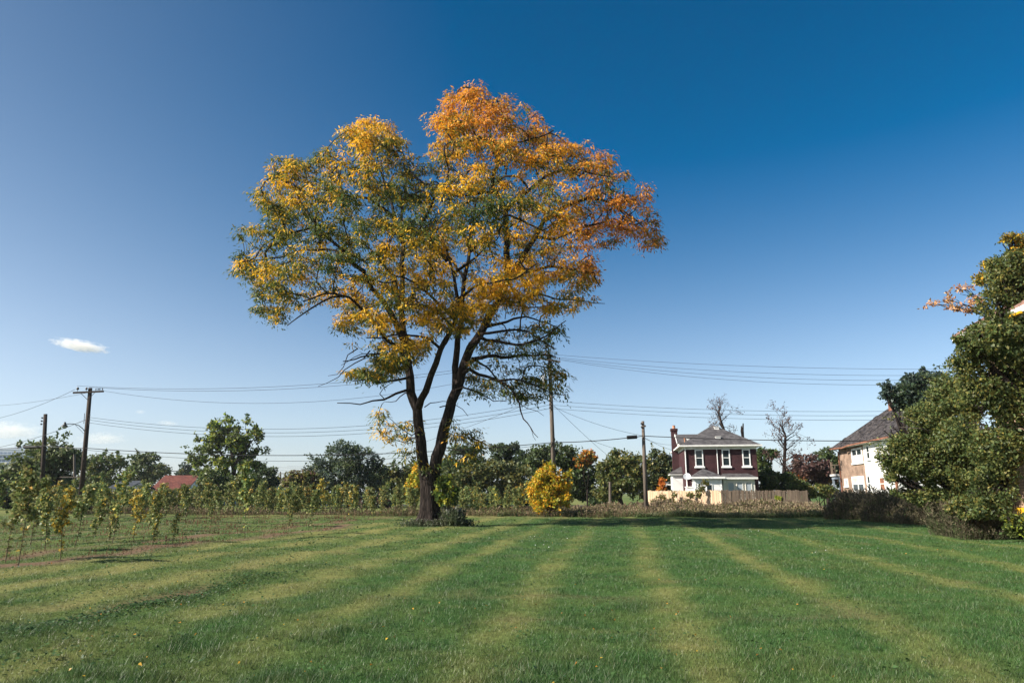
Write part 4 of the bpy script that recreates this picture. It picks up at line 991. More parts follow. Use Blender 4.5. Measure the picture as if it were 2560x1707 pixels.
def sapling(x, y, v_, sc, rz, label, group=None):
    root = empty("poplar_sapling", Vector((x, y, float(ripple(x, y)) if y < 50 else 0)), label, "sapling", group, rz)
    root.scale = (sc, sc, sc)
    for nm, me in zip(("trunk", "crown"), PROTO[v_]):
        o = bpy.data.objects.new(nm, me); COL.objects.link(o); o.parent = root
def gpt(px, py): d = ground_d(py); q = P(px, py, d); return q.x, q.y
NEAR = [(42, 1300, 2, 1.02, "nearest sapling with a crooked dark bare stem at the left edge"), (137, 1285, 4, .92, "yellow leaved leaning sapling on the near soil strip"), (12, 1292, 0, 1.05, "leafy sapling cut by the left edge of the view"),
        (104, 1266, 3, 1.0, "slim green sapling between the crooked stem and the yellow sapling"), (172, 1258, 5, 1.0, "straight stemmed sapling just right of the yellow leaned one"), (70, 1250, 0, 1.1, "bushy topped green sapling left of the dark pole"),
        (306, 1243, 4, .98, "tall yellow and green sapling standing alone right of the tall pole"), (350, 1258, 6, .8, "short sapling with a few yellow leaves at the soil strip"), (397, 1250, 6, .75, "thin short sapling on the pale soil strip"), (215, 1238, 7, .95, "low branched green sapling right of the tall pole"), (250, 1242, 7, .85, "small low leafed sapling between the tall pole and the yellow green one")]
used = []
for px, py, v_, sc, lab in NEAR:
    x, y = gpt(px, py); used.append((x, y)); sapling(x, y, v_, sc * RND.uniform(.68, .76), RND.random() * 6.28, lab)
rows_n, far_n = 0, 0
UNITS = "zeroth first second third fourth fifth sixth seventh eighth ninth tenth eleventh twelfth thirteenth fourteenth fifteenth sixteenth seventeenth eighteenth nineteenth".split()
def nth(k):
    if k < 20: return UNITS[k]
    t_ = ("", "", "twent", "thirt", "fort", "fift")[k // 10]
    return t_ + "ieth" if k % 10 == 0 else t_ + "y-" + UNITS[k % 10]
LOOK = {0: "full green", 1: "half yellow", 2: "tall slender", 3: "small green", 4: "yellow leaved", 5: "bare stemmed high crowned", 6: "short sparse", 7: "low branched", 8: "bushy low leafed"}
for i, vrow in enumerate(ROWS):
    uu, k = 15 + RND.random() * 2, 0
    while uu < 45.5:
        x, y = uu * GS + vrow * GC, uu * GC - vrow * GS
        x += RND.gauss(0, .12)
        if y > 14 and x / y > -.80 and (i > 0 or uu < 40) and RND.random() < (.29 if i < 6 else .58) and all(math.hypot(x - a_, y - b_) > .8 for a_, b_ in used):
            k += 1; v_ = RND.choice((0, 1, 2, 3, 5, 5, 7)) if y > 22 else RND.choice((0, 2, 3, 5))
            sapling(x, y, v_, RND.uniform(.66, .92), RND.random() * 6.28, LOOK[v_] + " sapling, " + nth(k) + " from the near end of the " + nth(i + 1) + " open row", "saplings in the open rows on the left"); rows_n += 1
        uu += RND.uniform(1.9, 2.7)
for ri, urow in enumerate((48.2, 49.7, 51.2, 53.2, 55.4)):
    v_, k = -47 + RND.random(), 0
    while v_ < -4.4:
        x, y = urow * GS + v_ * GC, urow * GC - v_ * GS
        if x / y > -.80 and RND.random() < .93:
            k += 1; p_ = RND.choice((1, 3, 7, 7, 8, 8, 0, 4)); front = ri == 0 and x / y > -.765
            sapling(x, y + RND.gauss(0, .3), p_, RND.uniform(.72, 1.04), RND.random() * 6.28, LOOK[p_] + " sapling in the front dense far row, " + nth(k) + " from the left" if front else "leafy sapling in the dense far planting, behind its front row", "saplings in the dense far rows"); far_n += 1
        v_ += RND.uniform(.85, 1.3)
print("saplings", len(NEAR), rows_n, far_n)

# ------------------------------------------------------------------ trees at the right edge
def right_tree(name, label, depth, foot, lobes, n, size, pal, r0, extra=(), **kw):
    root = tree(name, label, "tree", depth, foot, lobes, n, size, pal, r0, **kw)
    b0 = Vector(root.location)
    for pts, ra, rb in extra:
        MB().tube([P(*p) - b0 for p in pts], [ra + (rb - ra) * i / (len(pts) - 1) for i in range(len(pts))], 5).build("branch", M["bark_pale"] if ra < .05 else M["bark"], root, True)
    return root
right_tree("mulberry_tree", "big dark green tree hiding the tan brick building at the right edge", 23.0, 2440,
     [(2370, 800, 40, 60), (2222, 795, 24, 24, 1.5, -.5), (2290, 775, 48, 40, 1.3, -1), (2340, 800, 44, 50, 1.3, -1), (2200, 778, 13, 10, 2, -.5), (2250, 760, 24, 20, 1.5, -.5), (2310, 622, 44, 46), (2345, 650, 50, 60), (2290, 690, 40, 40), (2330, 740, 60, 60), (2268, 780, 46, 40), (2225, 835, 44, 36), (2300, 840, 60, 50), (2255, 905, 62, 50), (2320, 930, 60, 60), (2195, 930, 50, 50, 1, 4), (2225, 1000, 60, 54, 1, 2), (2290, 1030, 60, 50), (2350, 880, 50, 60), (2370, 740, 40, 70), (2370, 1010, 40, 50, .5), (2225, 1080, 56, 46, 1, 3), (2270, 1160, 44, 30), (2215, 1165, 40, 26, 1, 2), (2285, 1105, 48, 44), (2180, 1010, 40, 40, 1, 3)],
     92000, .108, [(.075, .115, .032), (.095, .135, .038), (.13, .15, .045), (.06, .09, .03)], .16, mixpal=PAL["olive"], pm=.30, clump=.30, shell=.35, sub=70, aspect=.6, droop=.25, fork=.55, bark_="bark", flat=.9, free=.45, shoots=7, void=(.85, -.36))
right_tree("walnut_tree", "pinkish orange thin leaved branches reaching left of the big right tree", 25.5, 2400, [(2285, 735, 20, 14, .2), (2240, 690, 24, 12), (2212, 662, 22, 9), (2180, 690, 20, 8), (2195, 706, 22, 7), (2145, 698, 20, 6), (2225, 712, 20, 8)],
     620, .13, [(.60, .36, .20), (.64, .42, .17), (.52, .30, .20)], .06, sub=14, shell=.2, clump=.6, aspect=.5, fork=.97, fine=.10)
right_tree("walnut_tree", "yellow tipped tree crown standing highest at the right edge", 27.0, 2410, [(2340, 640, 30, 30, .6), (2322, 548, 22, 14), (2345, 560, 20, 20), (2335, 590, 30, 22), (2285, 610, 34, 14), (2258, 640, 24, 14), (2310, 635, 36, 24)], 7500, .125, "olive", .14, mixpal=PAL["gold"], pm=.26, sub=40, shell=.4, clump=.34, aspect=.5, fork=.9, fine=.2, free=.3, shoots=4)
right_tree("crabapple_tree", "olive yellow spreading tree in front of the white painted house wall", 27.0, 2222,
     [(2110, 965, 56, 34), (2060, 1010, 44, 34), (2140, 1030, 66, 50), (2085, 1070, 54, 40), (2165, 930, 50, 40), (2045, 1060, 26, 22), (2130, 1105, 64, 40), (2195, 1080, 56, 54), (2075, 985, 34, 18), (2022, 1050, 14, 7), (2050, 1100, 18, 9), (2190, 1135, 44, 34), (2130, 1140, 44, 24), (2075, 1125, 30, 18), (2185, 890, 40, 40), (2150, 985, 44, 40), (2170, 1160, 40, 20)],
     54000, .10, [(.19, .185, .05), (.15, .17, .05), (.22, .20, .055), (.11, .14, .04)], .13, mixpal=[(.09, .13, .04), (.075, .11, .035)], pm=.36, clump=.28, shell=.35, sub=60, aspect=.6, fork=.22, flat=.9, free=.45, shoots=7, void=(.85, -.22), extra=[([(2155, 1010, 26.4), (2110, 975, 25.8), (2070, 955, 25.6)], .032, .012), ([(2170, 1000, 26.4), (2120, 985, 25.9), (2065, 980, 25.8)], .03, .011)])
right_tree("elm_tree", "dark blue green tree top above the damaged roof chimney", 46, 2110, [(2080, 905, 40, 30), (2120, 880, 40, 26), (2045, 905, 18, 14), (2035, 890, 10, 12), (2100, 925, 46, 26), (2150, 890, 40, 34), (2125, 862, 10, 14), (2085, 872, 12, 14)], 9000, .2, "bluish", .2, mixpal=PAL["deep"], pm=.5, sub=40, clump=.34, shell=.45, flat=1.0, free=.5, shoots=6)
right_tree("elm_tree", "green bushy tree low between the right trees and the brown weeds", 26.8, 2262, [(2250, 1085, 60, 44), (2205, 1120, 44, 34), (2290, 1110, 36, 36), (2240, 1155, 56, 30), (2285, 1170, 40, 26), (2180, 1160, 44, 26), (2225, 1185, 44, 18)], 22000, .108, "green", .07, mixpal=PAL["olive"], pm=.4, sub=20, clump=.30, fork=.2, shell=.4, free=.5, shoots=6, void=(.9, -.12))
right_tree("corner_bush", "small green bush at the yellow painted base of the right building", 24.5, 2335, [(2330, 1212, 20, 22), (2348, 1205, 18, 22), (2318, 1190, 12, 12)], 1900, .11, "green", .03, mixpal=PAL["lime"], pm=.3, sub=8)

# ------------------------------------------------------------------ buildings
def win(parent, face, a0, a1, z0, z1, pos, frame="white", pane="glass", trim=.10, rail=True, sill=True, mull=0, lower=None):
    """sash window standing on a wall face; the frame is the part, panes and sill are its sub-parts"""
    def q(a, out, z): return (a, pos - out, z) if face == '-y' else (pos - out, a, z)
    def bx(mb, a, b_, o0, o1, c, d): return mb.box(q(a, o0, c), q(b_, o1, d))
    f = MB()
    bx(f, a0, a0 + trim, -.02, .07, z0, z1); bx(f, a1 - trim, a1, -.02, .07, z0, z1)
    bx(f, a0 + trim, a1 - trim, -.02, .068, z1 - trim, z1); bx(f, a0 + trim, a1 - trim, -.02, .066, z0, z0 + trim * .7)
    fo = f.build("window", M[frame], parent)
    cuts = [a0 + trim + (a1 - a0 - 2 * trim) * i / (mull + 1) for i in range(mull + 2)]
    for i in range(1, mull + 1):
        bx(MB(), cuts[i] - .06, cuts[i] + .06, -.02, .064, z0 + trim * .7, z1 - trim).build("mullion", M[frame], fo)
    zm = (z0 + z1) / 2
    for c, d in zip(cuts, cuts[1:]):
        if rail:
            bx(MB(), c, d, -.01, .05, zm - .03, zm + .03).build("sash_rail", M[frame], fo)
            bx(MB(), c, d, -.01, .030, zm, z1 - trim * .5).build("pane", M[pane], fo)
            bx(MB(), c, d, -.01, .018, z0 + .03, zm).build("pane", M[lower or pane], fo)
        else: bx(MB(), c, d, -.01, .02, z0 + .03, z1 - trim * .5).build("pane", M[pane], fo)
    if sill: bx(MB(), a0 - .10, a1 + .10, -.02, .13, z0 - .16, z0 - .003).build("sill", M[frame], fo)
    return fo
def hip(s0, s1, u0, u1, ze, ridge, zr, t=.10):
    """hip roof: eave rectangle, ridge end points (s,u)"""
    (ra, rb), (rc, rd) = ridge
    e = [(s0, u0), (s1, u0), (s1, u1), (s0, u1)]
    mb = MB(); vs = [(a, b_, ze - t) for a, b_ in e] + [(a, b_, ze) for a, b_ in e] + [(ra, rb, zr), (rc, rd, zr)]
    fs = [(3, 2, 1, 0), (0, 1, 5, 4), (1, 2, 6, 5), (2, 3, 7, 6), (3, 0, 4, 7)]
    along_u = abs(rd - rb) > abs(rc - ra)
    if along_u: fs += [(4, 5, 8), (5, 6, 9, 8), (6, 7, 9), (7, 4, 8, 9)]
    else: fs += [(4, 5, 9, 8), (5, 6, 9), (6, 7, 8, 9), (7, 4, 8)]
    return mb.add(vs, fs)

# --- the dark red brick house
H = G(0, 0); hx = Vector((16.45, 66.0, 0))
hs_ = empty("brick_house", hx, "two storey dark red brick house with white windows and grey hip roof", "house", rz=-GA)
W_, DP = 6.62, 10.5
MB().box((0, 0, -.1), (W_, DP, 5.6)).build("wall", M["maroon"], hs_)
MB().box((-.04, -.04, 5.6), (W_ + .04, DP + .04, 5.83)).build("frieze_board", M["white_old"], hs_)
MB().box((-.42, -.42, 5.83), (W_ + .42, DP + .42, 5.87)).build("soffit", M["white_old"], hs_)
gt = MB()
gt.box((-.50, -.50, 5.85), (W_ + .50, -.41, 5.99)).box((-.50, -.41, 5.85), (-.41, DP + .5, 5.99)).box((W_ + .41, -.41, 5.85), (W_ + .50, DP + .5, 5.99))
gt.build("gutter", M["white_old"], hs_)
ro = hip(-.44, W_ + .44, -.44, DP + .44, 5.98, ((3.30, 3.85), (3.30, 7.2)), 8.28).build("roof", M["shingle"], hs_)
for s0, u0, z0 in ((3.55, 3.0, 7.70), (3.35, .95, 6.58)):
    MB().box((s0 - .22, u0 - .2, z0), (s0 + .22, u0 + .2, z0 + .24)).box((s0 - .27, u0 - .26, z0 + .24), (s0 + .27, u0 + .24, z0 + .29)).build("roof_vent", M["white_old"], ro)
# cross gable on the left with a low dormer wall
gw = MB().hull([(-.05, 4.1, 5.9), (-.05, 8.1, 5.9), (-.05, 8.1, 6.45), (-.05, 6.1, 7.32), (-.05, 4.1, 6.45)], [(2.6, 4.1, 5.9), (2.6, 8.1, 5.9), (2.6, 8.1, 6.45), (2.6, 6.1, 7.32), (2.6, 4.1, 6.45)]).build("gable_wall", M["white_old"], hs_)
rg = MB()
rg.hull([(-.28, 3.75, 6.38), (3.1, 3.75, 6.38), (3.1, 6.1, 7.44), (-.28, 6.1, 7.44)], [(-.28, 3.75, 6.48), (3.1, 3.75, 6.48), (3.1, 6.1, 7.54), (-.28, 6.1, 7.54)])
rg.hull([(-.28, 6.1, 7.44), (3.1, 6.1, 7.44), (3.1, 8.45, 6.38), (-.28, 8.45, 6.38)], [(-.28, 6.1, 7.54), (3.1, 6.1, 7.54), (3.1, 8.45, 6.48), (-.28, 8.45, 6.48)])
rgo = rg.build("roof", M["shingle"], hs_)
MB().bar((-.31, 3.72, 6.42), (-.31, 6.1, 7.50), .05, .16).bar((-.31, 8.48, 6.42), (-.31, 6.1, 7.50), .05, .16).build("barge_board", M["white"], rgo)
MB().box((.75, 4.5, 6.74), (1.15, 4.9, 7.02)).box((.7, 4.46, 7.02), (1.2, 4.94, 7.07)).build("roof_vent", M["white_old"], rgo)
win(hs_, '-y', .02, .85, 6.05, 6.40, 4.1, pane="dark", trim=.09, rail=False, sill=False)
MB().tube([(.42, 3.3, 6.2), (.42, 3.3, 6.85)], .06, 8).tube([(.42, 3.3, 6.85), (.42, 3.3, 6.93)], .09, 8).build("vent_pipe", M["clay"], hs_)
ch = MB().box((-.62, 6.5, -.1), (-.003, 7.35, 7.95)).box((-.68, 6.44, 7.95), (.05, 7.41, 8.2)).build("chimney", M["maroon"], hs_)
MB().lathe((-.31, 6.92, 8.2), [(.17, 0), (.15, .12), (.14, .32), (.17, .36)], 10).build("chimney_pot", M["clay"], ch)
for a0, a1 in ((.98, 1.74), (3.46, 4.20), (5.32, 6.04)): win(hs_, '-y', a0, a1, 4.02, 5.585, 0)
MB().tube([(.10, -.08, 0), (.10, -.08, 5.7), (.05, -.42, 5.88)], .055, 6).build("downspout", M["white"], hs_)
MB().tube([(3.03, -.07, 3.3), (3.03, -.07, 5.7), (3.03, -.42, 5.88)], .038, 6).build("downspout", M["white"], hs_)
# side bay
by = MB().box((-1.0, 2.9, -.1), (-.003, 5.4, 3.35)).build("side_bay", M["white"], hs_)
hip(-1.25, .0, 2.65, 5.65, 3.50, ((-.02, 3.6), (-.02, 4.7)), 4.15).build("roof", M["shingle"], by)
MB().box((-1.22, 2.68, 3.30), (-.02, 2.75, 3.46)).box((-1.22, 2.75, 3.30), (-1.15, 5.6, 3.46)).build("fascia", M["white"], by)
MB().box((-2.0, 8.6, 2.35), (-.4, 10.2, 2.5)).box((-1.95, 8.7, 0), (-1.8, 8.85, 2.35)).box((-1.95, 10, 0), (-1.8, 10.15, 2.35)).build("side_porch", M["white_old"], hs_)
# white clapboard addition
ad = MB().box((.60, -2.42, -.1), (2.93, -.003, 2.84)).build("addition", M["white"], hs_)
cb = MB()
for i in range(24):
    z0 = .12 + i * .113
    cb.hull([(.585, -2.46, z0), (2.945, -2.46, z0), (2.945, -2.425, z0), (.585, -2.425, z0)], [(.592, -2.438, z0 + .113), (2.938, -2.438, z0 + .113), (2.938, -2.425, z0 + .113), (.592, -2.425, z0 + .113)])
    cb.hull([(.565, -2.42, z0), (.598, -2.42, z0), (.598, -.01, z0), (.565, -.01, z0)], [(.588, -2.42, z0 + .113), (.598, -2.42, z0 + .113), (.598, -.01, z0 + .113), (.588, -.01, z0 + .113)])
cb.build("clapboard", M["white"], ad)["kind"] = "stuff"
for a0, a1 in ((.56, .68), (2.86, 2.97)): MB().box((a0, -2.48, 0), (a1, -2.40, 2.84)).build("corner_board", M["white"], ad)
hip(.28, 3.22, -2.74, .05, 2.98, ((1.55, -.7), (1.75, -.01)), 3.78).build("roof", M["shingle"], ad)
MB().box((.25, -2.78, 2.82), (3.25, -2.70, 2.99)).box((.25, -2.70, 2.82), (.33, -.01, 2.99)).box((3.17, -2.70, 2.82), (3.25, -.01, 2.99)).build("fascia", M["white"], ad)
win(ad, '-y', 1.58, 2.12, 1.05, 2.32, -2.44, trim=.05, sill=False)
MB().box((-.05, -1.6, -.1), (.598, -.003, 2.05)).build("porch_wall", M["white"], hs_)
MB().box((-.12, -1.7, 2.05), (.62, .0, 2.13)).build("porch_cap", M["white_old"], hs_)
# sun room
sr = MB().box((3.18, -1.8, -.1), (5.95, -.003, 2.80)).build("sun_room", M["cream"], hs_)
MB().hull([(2.98, -2.08, 2.90), (6.18, -2.08, 2.90), (6.18, 0, 2.90), (2.98, 0, 2.90)], [(2.98, -2.08, 2.96), (6.18, -2.08, 2.96), (5.7, -.02, 3.34), (3.45, -.02, 3.34)]).build("roof", M["shingle"], sr)
MB().box((2.96, -2.11, 2.78), (6.2, -2.02, 2.95)).box((2.96, -2.02, 2.78), (3.04, 0, 2.95)).box((6.12, -2.02, 2.78), (6.2, 0, 2.95)).build("fascia", M["white_old"], sr)
for a0 in (3.55, 4.33, 5.10): win(sr, '-y', a0, a0 + .58, 1.55, 2.50, -1.8, frame="cream", pane="blind", trim=.05, rail=False, sill=True)
MB().box((3.30, -1.96, 2.5), (3.42, -1.8, 2.62)).build("porch_light", M["white"], sr)
# satellite dish on the corner
dsh = MB()
c = Vector((.10, -.75, 3.02)); ax = Vector((-.35, -.75, .5)).normalized(); e1 = ax.orthogonal().normalized(); e2 = ax.cross(e1)
for off in (0, -.02):
    o = len(dsh.v)
    for j, r in enumerate((.02, .15, .30, .40)):
        for k in range(14):
            t_ = k * 2 * math.pi / 14; dsh.v.append(tuple(c + e1 * r * math.cos(t_) * .85 + e2 * r * math.sin(t_) + ax * (r * r * .55 + off)))
    for j in range(3):
        for k in range(14): dsh.f.append((o + j * 14 + k, o + j * 14 + (k + 1) % 14, o + (j + 1) * 14 + (k + 1) % 14, o + (j + 1) * 14 + k))
dsh.tube([c - ax * .02, c - ax * .15, Vector((.10, -.3, 2.72)), Vector((.10, -.02, 2.6))], .03, 6).tube([c - e2 * .38, c + ax * .38], .014, 4).tube([c + ax * .36, c + ax * .44], .04, 6)
dsh.build("satellite_dish", M["steel"], hs_)

# --- the damaged tan brick and white house
wx = G(62.5, 22.95)
hh = empty("damaged_house", wx, "weathered two storey house half tan brick half white paint with torn dark roof", "house", rz=-GA)
MB().box((0, 7.7, -.1), (7.2, 15.4, 6.05)).build("wall", M["tan"], hh)
MB().box((-.05, 0, -.1), (7.25, 7.697, 6.05)).build("painted_wall", M["white"], hh)
hip(-.62, 7.9, -.6, 16.1, 6.22, ((3.6, 4.0), (3.6, 10.6)), 9.75, .14).build("roof", M["shingle_old"], hh)
sh = MB()
for k in range(170):
    t_ = RND.random(); f_ = RND.random() ** .8; u_ = -.4 + 16.2 * t_; s_ = -.6 + f_ * 4.0; z_ = 6.22 + (s_ + .62) / 4.22 * 3.53
    ue = 16.1 - f_ * 5.2
    if u_ > ue - .3 or u_ < -.6 + f_ * 4.4: continue
    L_ = .18 + .35 * RND.random(); up_ = .03 + .06 * RND.random(); dz = .25 * .83
    sh.hull([(s_, u_, z_ - .02), (s_, u_ + L_, z_ - .02), (s_ + .25, u_ + L_, z_ + dz - .02), (s_ + .25, u_, z_ + dz - .02)], [(s_ - .02, u_, z_ + up_), (s_ - .02, u_ + L_, z_ + up_ * .7), (s_ + .25, u_ + L_, z_ + dz + .02), (s_ + .25, u_, z_ + dz + .02)])
sho = sh.build("lifted_shingle", M["shingle_old"], hh); sho["kind"] = "stuff"
MB().bar((-.66, -.5, 6.13), (-.66, 10.4, 6.12), .09, .13).bar((-.66, 10.4, 6.10), (-.72, 12.1, 5.98), .08, .12).bar((-.66, 12.3, 6.05), (-.68, 16.1, 6.12), .09, .13).build("rusty_gutter", M["rust"], hh)
MB().box((-.55, -.5, 6.06), (7.8, 15.9, 6.09)).build("soffit", M["white_old"], hh)
chm = MB().box((3.1, 8.2, 8.6), (3.8, 8.95, 11.15)).box((3.04, 8.14, 11.15), (3.86, 9.01, 11.35)).build("chimney", M["rust"], hh)
win(hh, '-x', 8.1, 11.2, 4.45, 5.85, 0, pane="glass", trim=.2, mull=1, lower="curtain")
win(hh, '-x', 8.4, 11.9, 1.65, 3.15, 0, pane="curtain", trim=.2, mull=1, lower="glass")
win(hh, '-x', 13.2, 14.3, 2.25, 3.0, 0, pane="blind", trim=.16, rail=False)
win(hh, '-x', 5.9, 6.75, 4.65, 5.85, -.05, pane="glass", trim=.07); win(hh, '-x', 3.0, 4.2, 4.5, 5.85, -.05, pane="blind", trim=.1, mull=1)
win(hh, '-x', 6.55, 7.3, 1.75, 3.1, -.05, pane="glass", trim=.07); win(hh, '-x', 2.95, 4.25, 1.75, 2.95, -.05, pane="rust", trim=.1)
MB().tube([(-.14, .22, -.05), (-.14, .22, 3.3)], .13, 8).build("drainpipe", M["rust"], hh)
MB().tube([(-.10, 15.25, 0), (-.10, 15.25, 5.8), (-.5, 15.3, 6.05)], .06, 6).build("downspout", M["rust"], hh)
MB().box((-.06, 8.0, 1.25), (-.002, 12.2, 1.36)).build("stone_course", M["cream"], hh)
pr_ = MB().box((-.35, 15.45, 3.32), (6.9, 18.1, 3.52)).build("porch_roof", M["white_old"], hh)
for s_, u_ in ((-.1, 17.8), (3.2, 17.8), (6.6, 17.8), (-.1, 15.6)): MB().box((s_ - .09, u_ - .09, .9), (s_ + .09, u_ + .09, 3.0)).build("porch_post", M["bluegrey"], hh)
MB().box((-.22, 15.45, 3.0), (.02, 17.98, 3.2)).box((.02, 17.7, 3.0), (6.8, 17.95, 3.2)).build("porch_beam", M["bluegrey"], hh)
MB().box((-.2, 15.45, -.1), (6.8, 18.0, .9)).build("porch_base", M["greyish"], hh)
rl = MB()
rl.bar((-.15, 15.5, 4.5), (-.15, 17.9, 4.5), .06, .06).bar((-.15, 17.9, 4.5), (6.7, 17.9, 4.5), .06, .06).box((-.23, 17.8, 3.52), (-.05, 17.98, 4.85)).bar((-.15, 16.7, 3.52), (-.15, 16.7, 4.5), .08, .08)
rl.build("balcony_rail", M["picket_old_shaded"], hh)
wf = empty("white_fence", G(60.0, 22.6), "short run of pale boards beside the rusty drainpipe of the damaged house", "fence", rz=-GA)
for i in range(11): MB().box((0, i * .19, 0), (.03, i * .19 + .16, 1.9 + .04 * RND.random())).build("board", M["white_old"], wf)
MB().box((.032, -.05, .5), (.08, 2.1, .6)).box((.032, -.05, 1.4), (.08, 2.1, 1.5)).build("rail", M["white_old"], wf)

# --- tan brick building at the right edge
nb = empty("tan_building", G(5.0 * 1.32, 10.9 * 1.32, 1.55 * (1 - 1.32)), "tan brick building with yellow gutter and yellow base mostly hidden at the right edge", "building", rz=-GA)
nb.scale = (1.32, 1.32, 1.32)       # large old bricks, tall storeys
MB().box((.012, 0, -.1), (9.5, 17.0, 5.95)).build("wall", M["mortar"], nb)
nbk = {}
for key in ("buff_a", "buff_b"):
    for nm, ln in (("full", .205), ("half", .0975)): nbk[key, nm] = MB().box((0, 0, 0), (.09, ln, .060)).mesh("brick"); nbk[key, nm].materials.append(M[key])
cells = []
for r_ in range(64):
    z0 = 1.17 + r_ * .0745; off = 0 if r_ % 2 else .1075; y1 = 17.0 - off
    if off: cells.append((y1, .0975, z0))
    while y1 > 13.0: cells.append((y1 - .2085, .205, z0)); y1 -= .215
singles = [c for c in cells if c[0] > 14.6 and c[2] < 3.0][:300]
for y0, ln, z0 in singles:
    o = bpy.data.objects.new("brick", nbk[RND.choice(("buff_a", "buff_a", "buff_b")), "full" if ln > .15 else "half"]); COL.objects.link(o); o.parent = nb
    o.location = (.002 - .008 * RND.random(), y0, z0)
st_ = set(singles); mb1 = MB()
for c in cells:
    if c not in st_: x0 = .002 - .008 * RND.random(); mb1.box((x0, c[0], c[2]), (x0 + .09, c[0] + c[1], c[2] + .060))
mb1.build("brick", M["buff_a"], nb)["kind"] = "stuff"
MB().box((-.10, 0, .93), (.011, 17.08, 1.155)).build("yellow_base_band", M["yellow"], nb)
MB().box((-.04, 0, -.1), (.010, 17.03, .92)).build("foundation", M["redbrown"], nb)
MB().hull([(-.62, -.3, 5.95), (10.1, -.3, 5.95), (10.1, 17.3, 5.95), (-.62, 17.3, 5.95)], [(-.62, -.3, 6.05), (10.1, -.3, 6.05), (10.1, 17.3, 6.05), (-.62, 17.3, 6.05)]).build("soffit", M["white_old"], nb)
hip(-.66, 10.15, -.35, 17.35, 6.28, ((4.75, 5.0), (4.75, 12.6)), 9.6, .12).build("roof", M["shingle_pink"], nb)
MB().box((-.69, -.3, 6.05), (-.60, 17.35, 6.20)).build("fascia", M["white"], nb)
gy_ = MB()
for a in range(9): gy_.box((-.76, a * 1.98 - .3, 6.00), (-.695, a * 1.98 + 1.2, 6.065))
gy_.build("yellow_gutter", M["yellow"], nb)
rp = MB().box((.4, 17.01, -.1), (5.5, 19.6, 1.05)).build("rear_porch", M["dark"], nb)  # near-black body stands in for the shade beneath the deck
MB().box((.3, 17.01, 1.05), (5.6, 19.7, 1.17)).build("deck", M["greyish"], rp)
MB().box((.42, 19.45, 1.17), (.56, 19.6, 4.9)).build("post", M["bluegrey"], rp)
MB().box((.2, 17.02, 2.62), (5.6, 19.8, 2.72)).build("canopy", M["greyish"], rp)
MB().box((.9, 17.015, 1.17), (5.4, 17.2, 2.6)).build("opening", M["dark"], rp)  # near-black slab stands in for the unlit opening

# --- far buildings
def far_house(name, label, px0, px1, py_eave, py_ridge, depth, deep, wall, roof, gable=None):
    a, b_ = P(px0, py_eave, depth), P(px1, py_eave, depth); zr = P((px0 + px1) / 2, py_ridge, depth + deep / 2).z
    w, ze = b_.x - a.x, max(a.z, 1.9)
    e = empty(name, Vector((a.x, depth, 0)), label, "house")
    MB().hull([(0, 0, -.2), (w, 0, -.2), (w, deep, -.2), (0, deep, -.2)], [(0, 0, ze), (w, 0, ze), (w, deep, ze), (0, deep, ze)]).build("wall", M[wall], e)
    MB().hull([(0.0, 0.02, ze + .01), (0.0, deep - .02, ze + .01), (0.0, deep / 2, zr - .06)], [(w, .02, ze + .01), (w, deep - .02, ze + .01), (w, deep / 2, zr - .06)]).build("gable_wall", M[gable or wall], e)
    r = MB(); o = .35
    r.hull([(-o, -o, ze - .1), (w + o, -o, ze - .1), (w + o, deep / 2, zr - .08), (-o, deep / 2, zr - .08)], [(-o, -o, ze + .05), (w + o, -o, ze + .05), (w + o, deep / 2, zr + .05), (-o, deep / 2, zr + .05)])
    r.hull([(-o, deep / 2, zr - .08), (w + o, deep / 2, zr - .08), (w + o, deep + o, ze - .1), (-o, deep + o, ze - .1)], [(-o, deep / 2, zr + .05), (w + o, deep / 2, zr + .05), (w + o, deep + o, ze + .05), (-o, deep + o, ze + .05)])
    r.build("roof", M[roof], e)
    for k in range(2): win(e, '-y', w * (.2 + .4 * k), w * (.2 + .4 * k) + 1.0, .8, min(1.9, ze - .1), 0, trim=.08)
    return e
far_house("low_house", "low far house with a red brown roof left of the cottonwood", 350, 424, 1126, 1092, 104, 8, "cream", "shingle_red", "white_old")
far_house("low_house", "dark roofed far house tucked right behind the red roofed one", 432, 462, 1118, 1096, 116, 7, "greyish", "shingle_blue", "greyish")
far_house("low_house", "dark blue roofed far house right of the tall left pole", 252, 292, 1122, 1104, 100, 7, "white_old", "shingle_blue")
far_house("low_house", "slate roofed far house between cottonwood and dark round tree", 598, 632, 1130, 1108, 118, 7, "white_old", "shingle_blue", "white_old")
far_house("low_house", "pale walled far house glimpsed behind the dense saplings", 470, 500, 1150, 1132, 96, 7, "greyish", "shingle")
tx = P(-46, 1180, 520); tw0 = empty("apartment_tower", Vector((tx.x, 520, 0)), "hazy blue grey apartment tower far off at the left edge", "tower")
wd, ht = P(64, 1180, 520).x - tx.x, P(10, 1033, 520).z
MB().box((0, 0, 0), (wd, 14, ht)).build("wall", M["tower"], tw0)
MB().box((-.3, -.3, ht), (wd + .3, 14.3, ht + 1.0)).box((wd * .42, 4, ht + 1), (wd * .5, 8, ht + 3)).build("parapet", M["tower"], tw0)
tm = MB().box((0, -.12, 0), (2.5, .3, 1.7)).mesh("window"); tm.materials.append(M["towerglass"])
tb = MB().box((0, -1.2, 0), (wd, -.02, .35)).mesh("balcony_slab"); tb.materials.append(M["tower"])
for f_ in range(7):
    z0 = ht - 3.2 - f_ * 2.9
    o = bpy.data.objects.new("balcony_slab", tb); COL.objects.link(o); o.parent = tw0; o.location = (0, 0, z0 - .4)
    for k in range(11):
        o = bpy.data.objects.new("window", tm); COL.objects.link(o); o.parent = tw0; o.location = (.5 + k * 3.2, 0, z0)
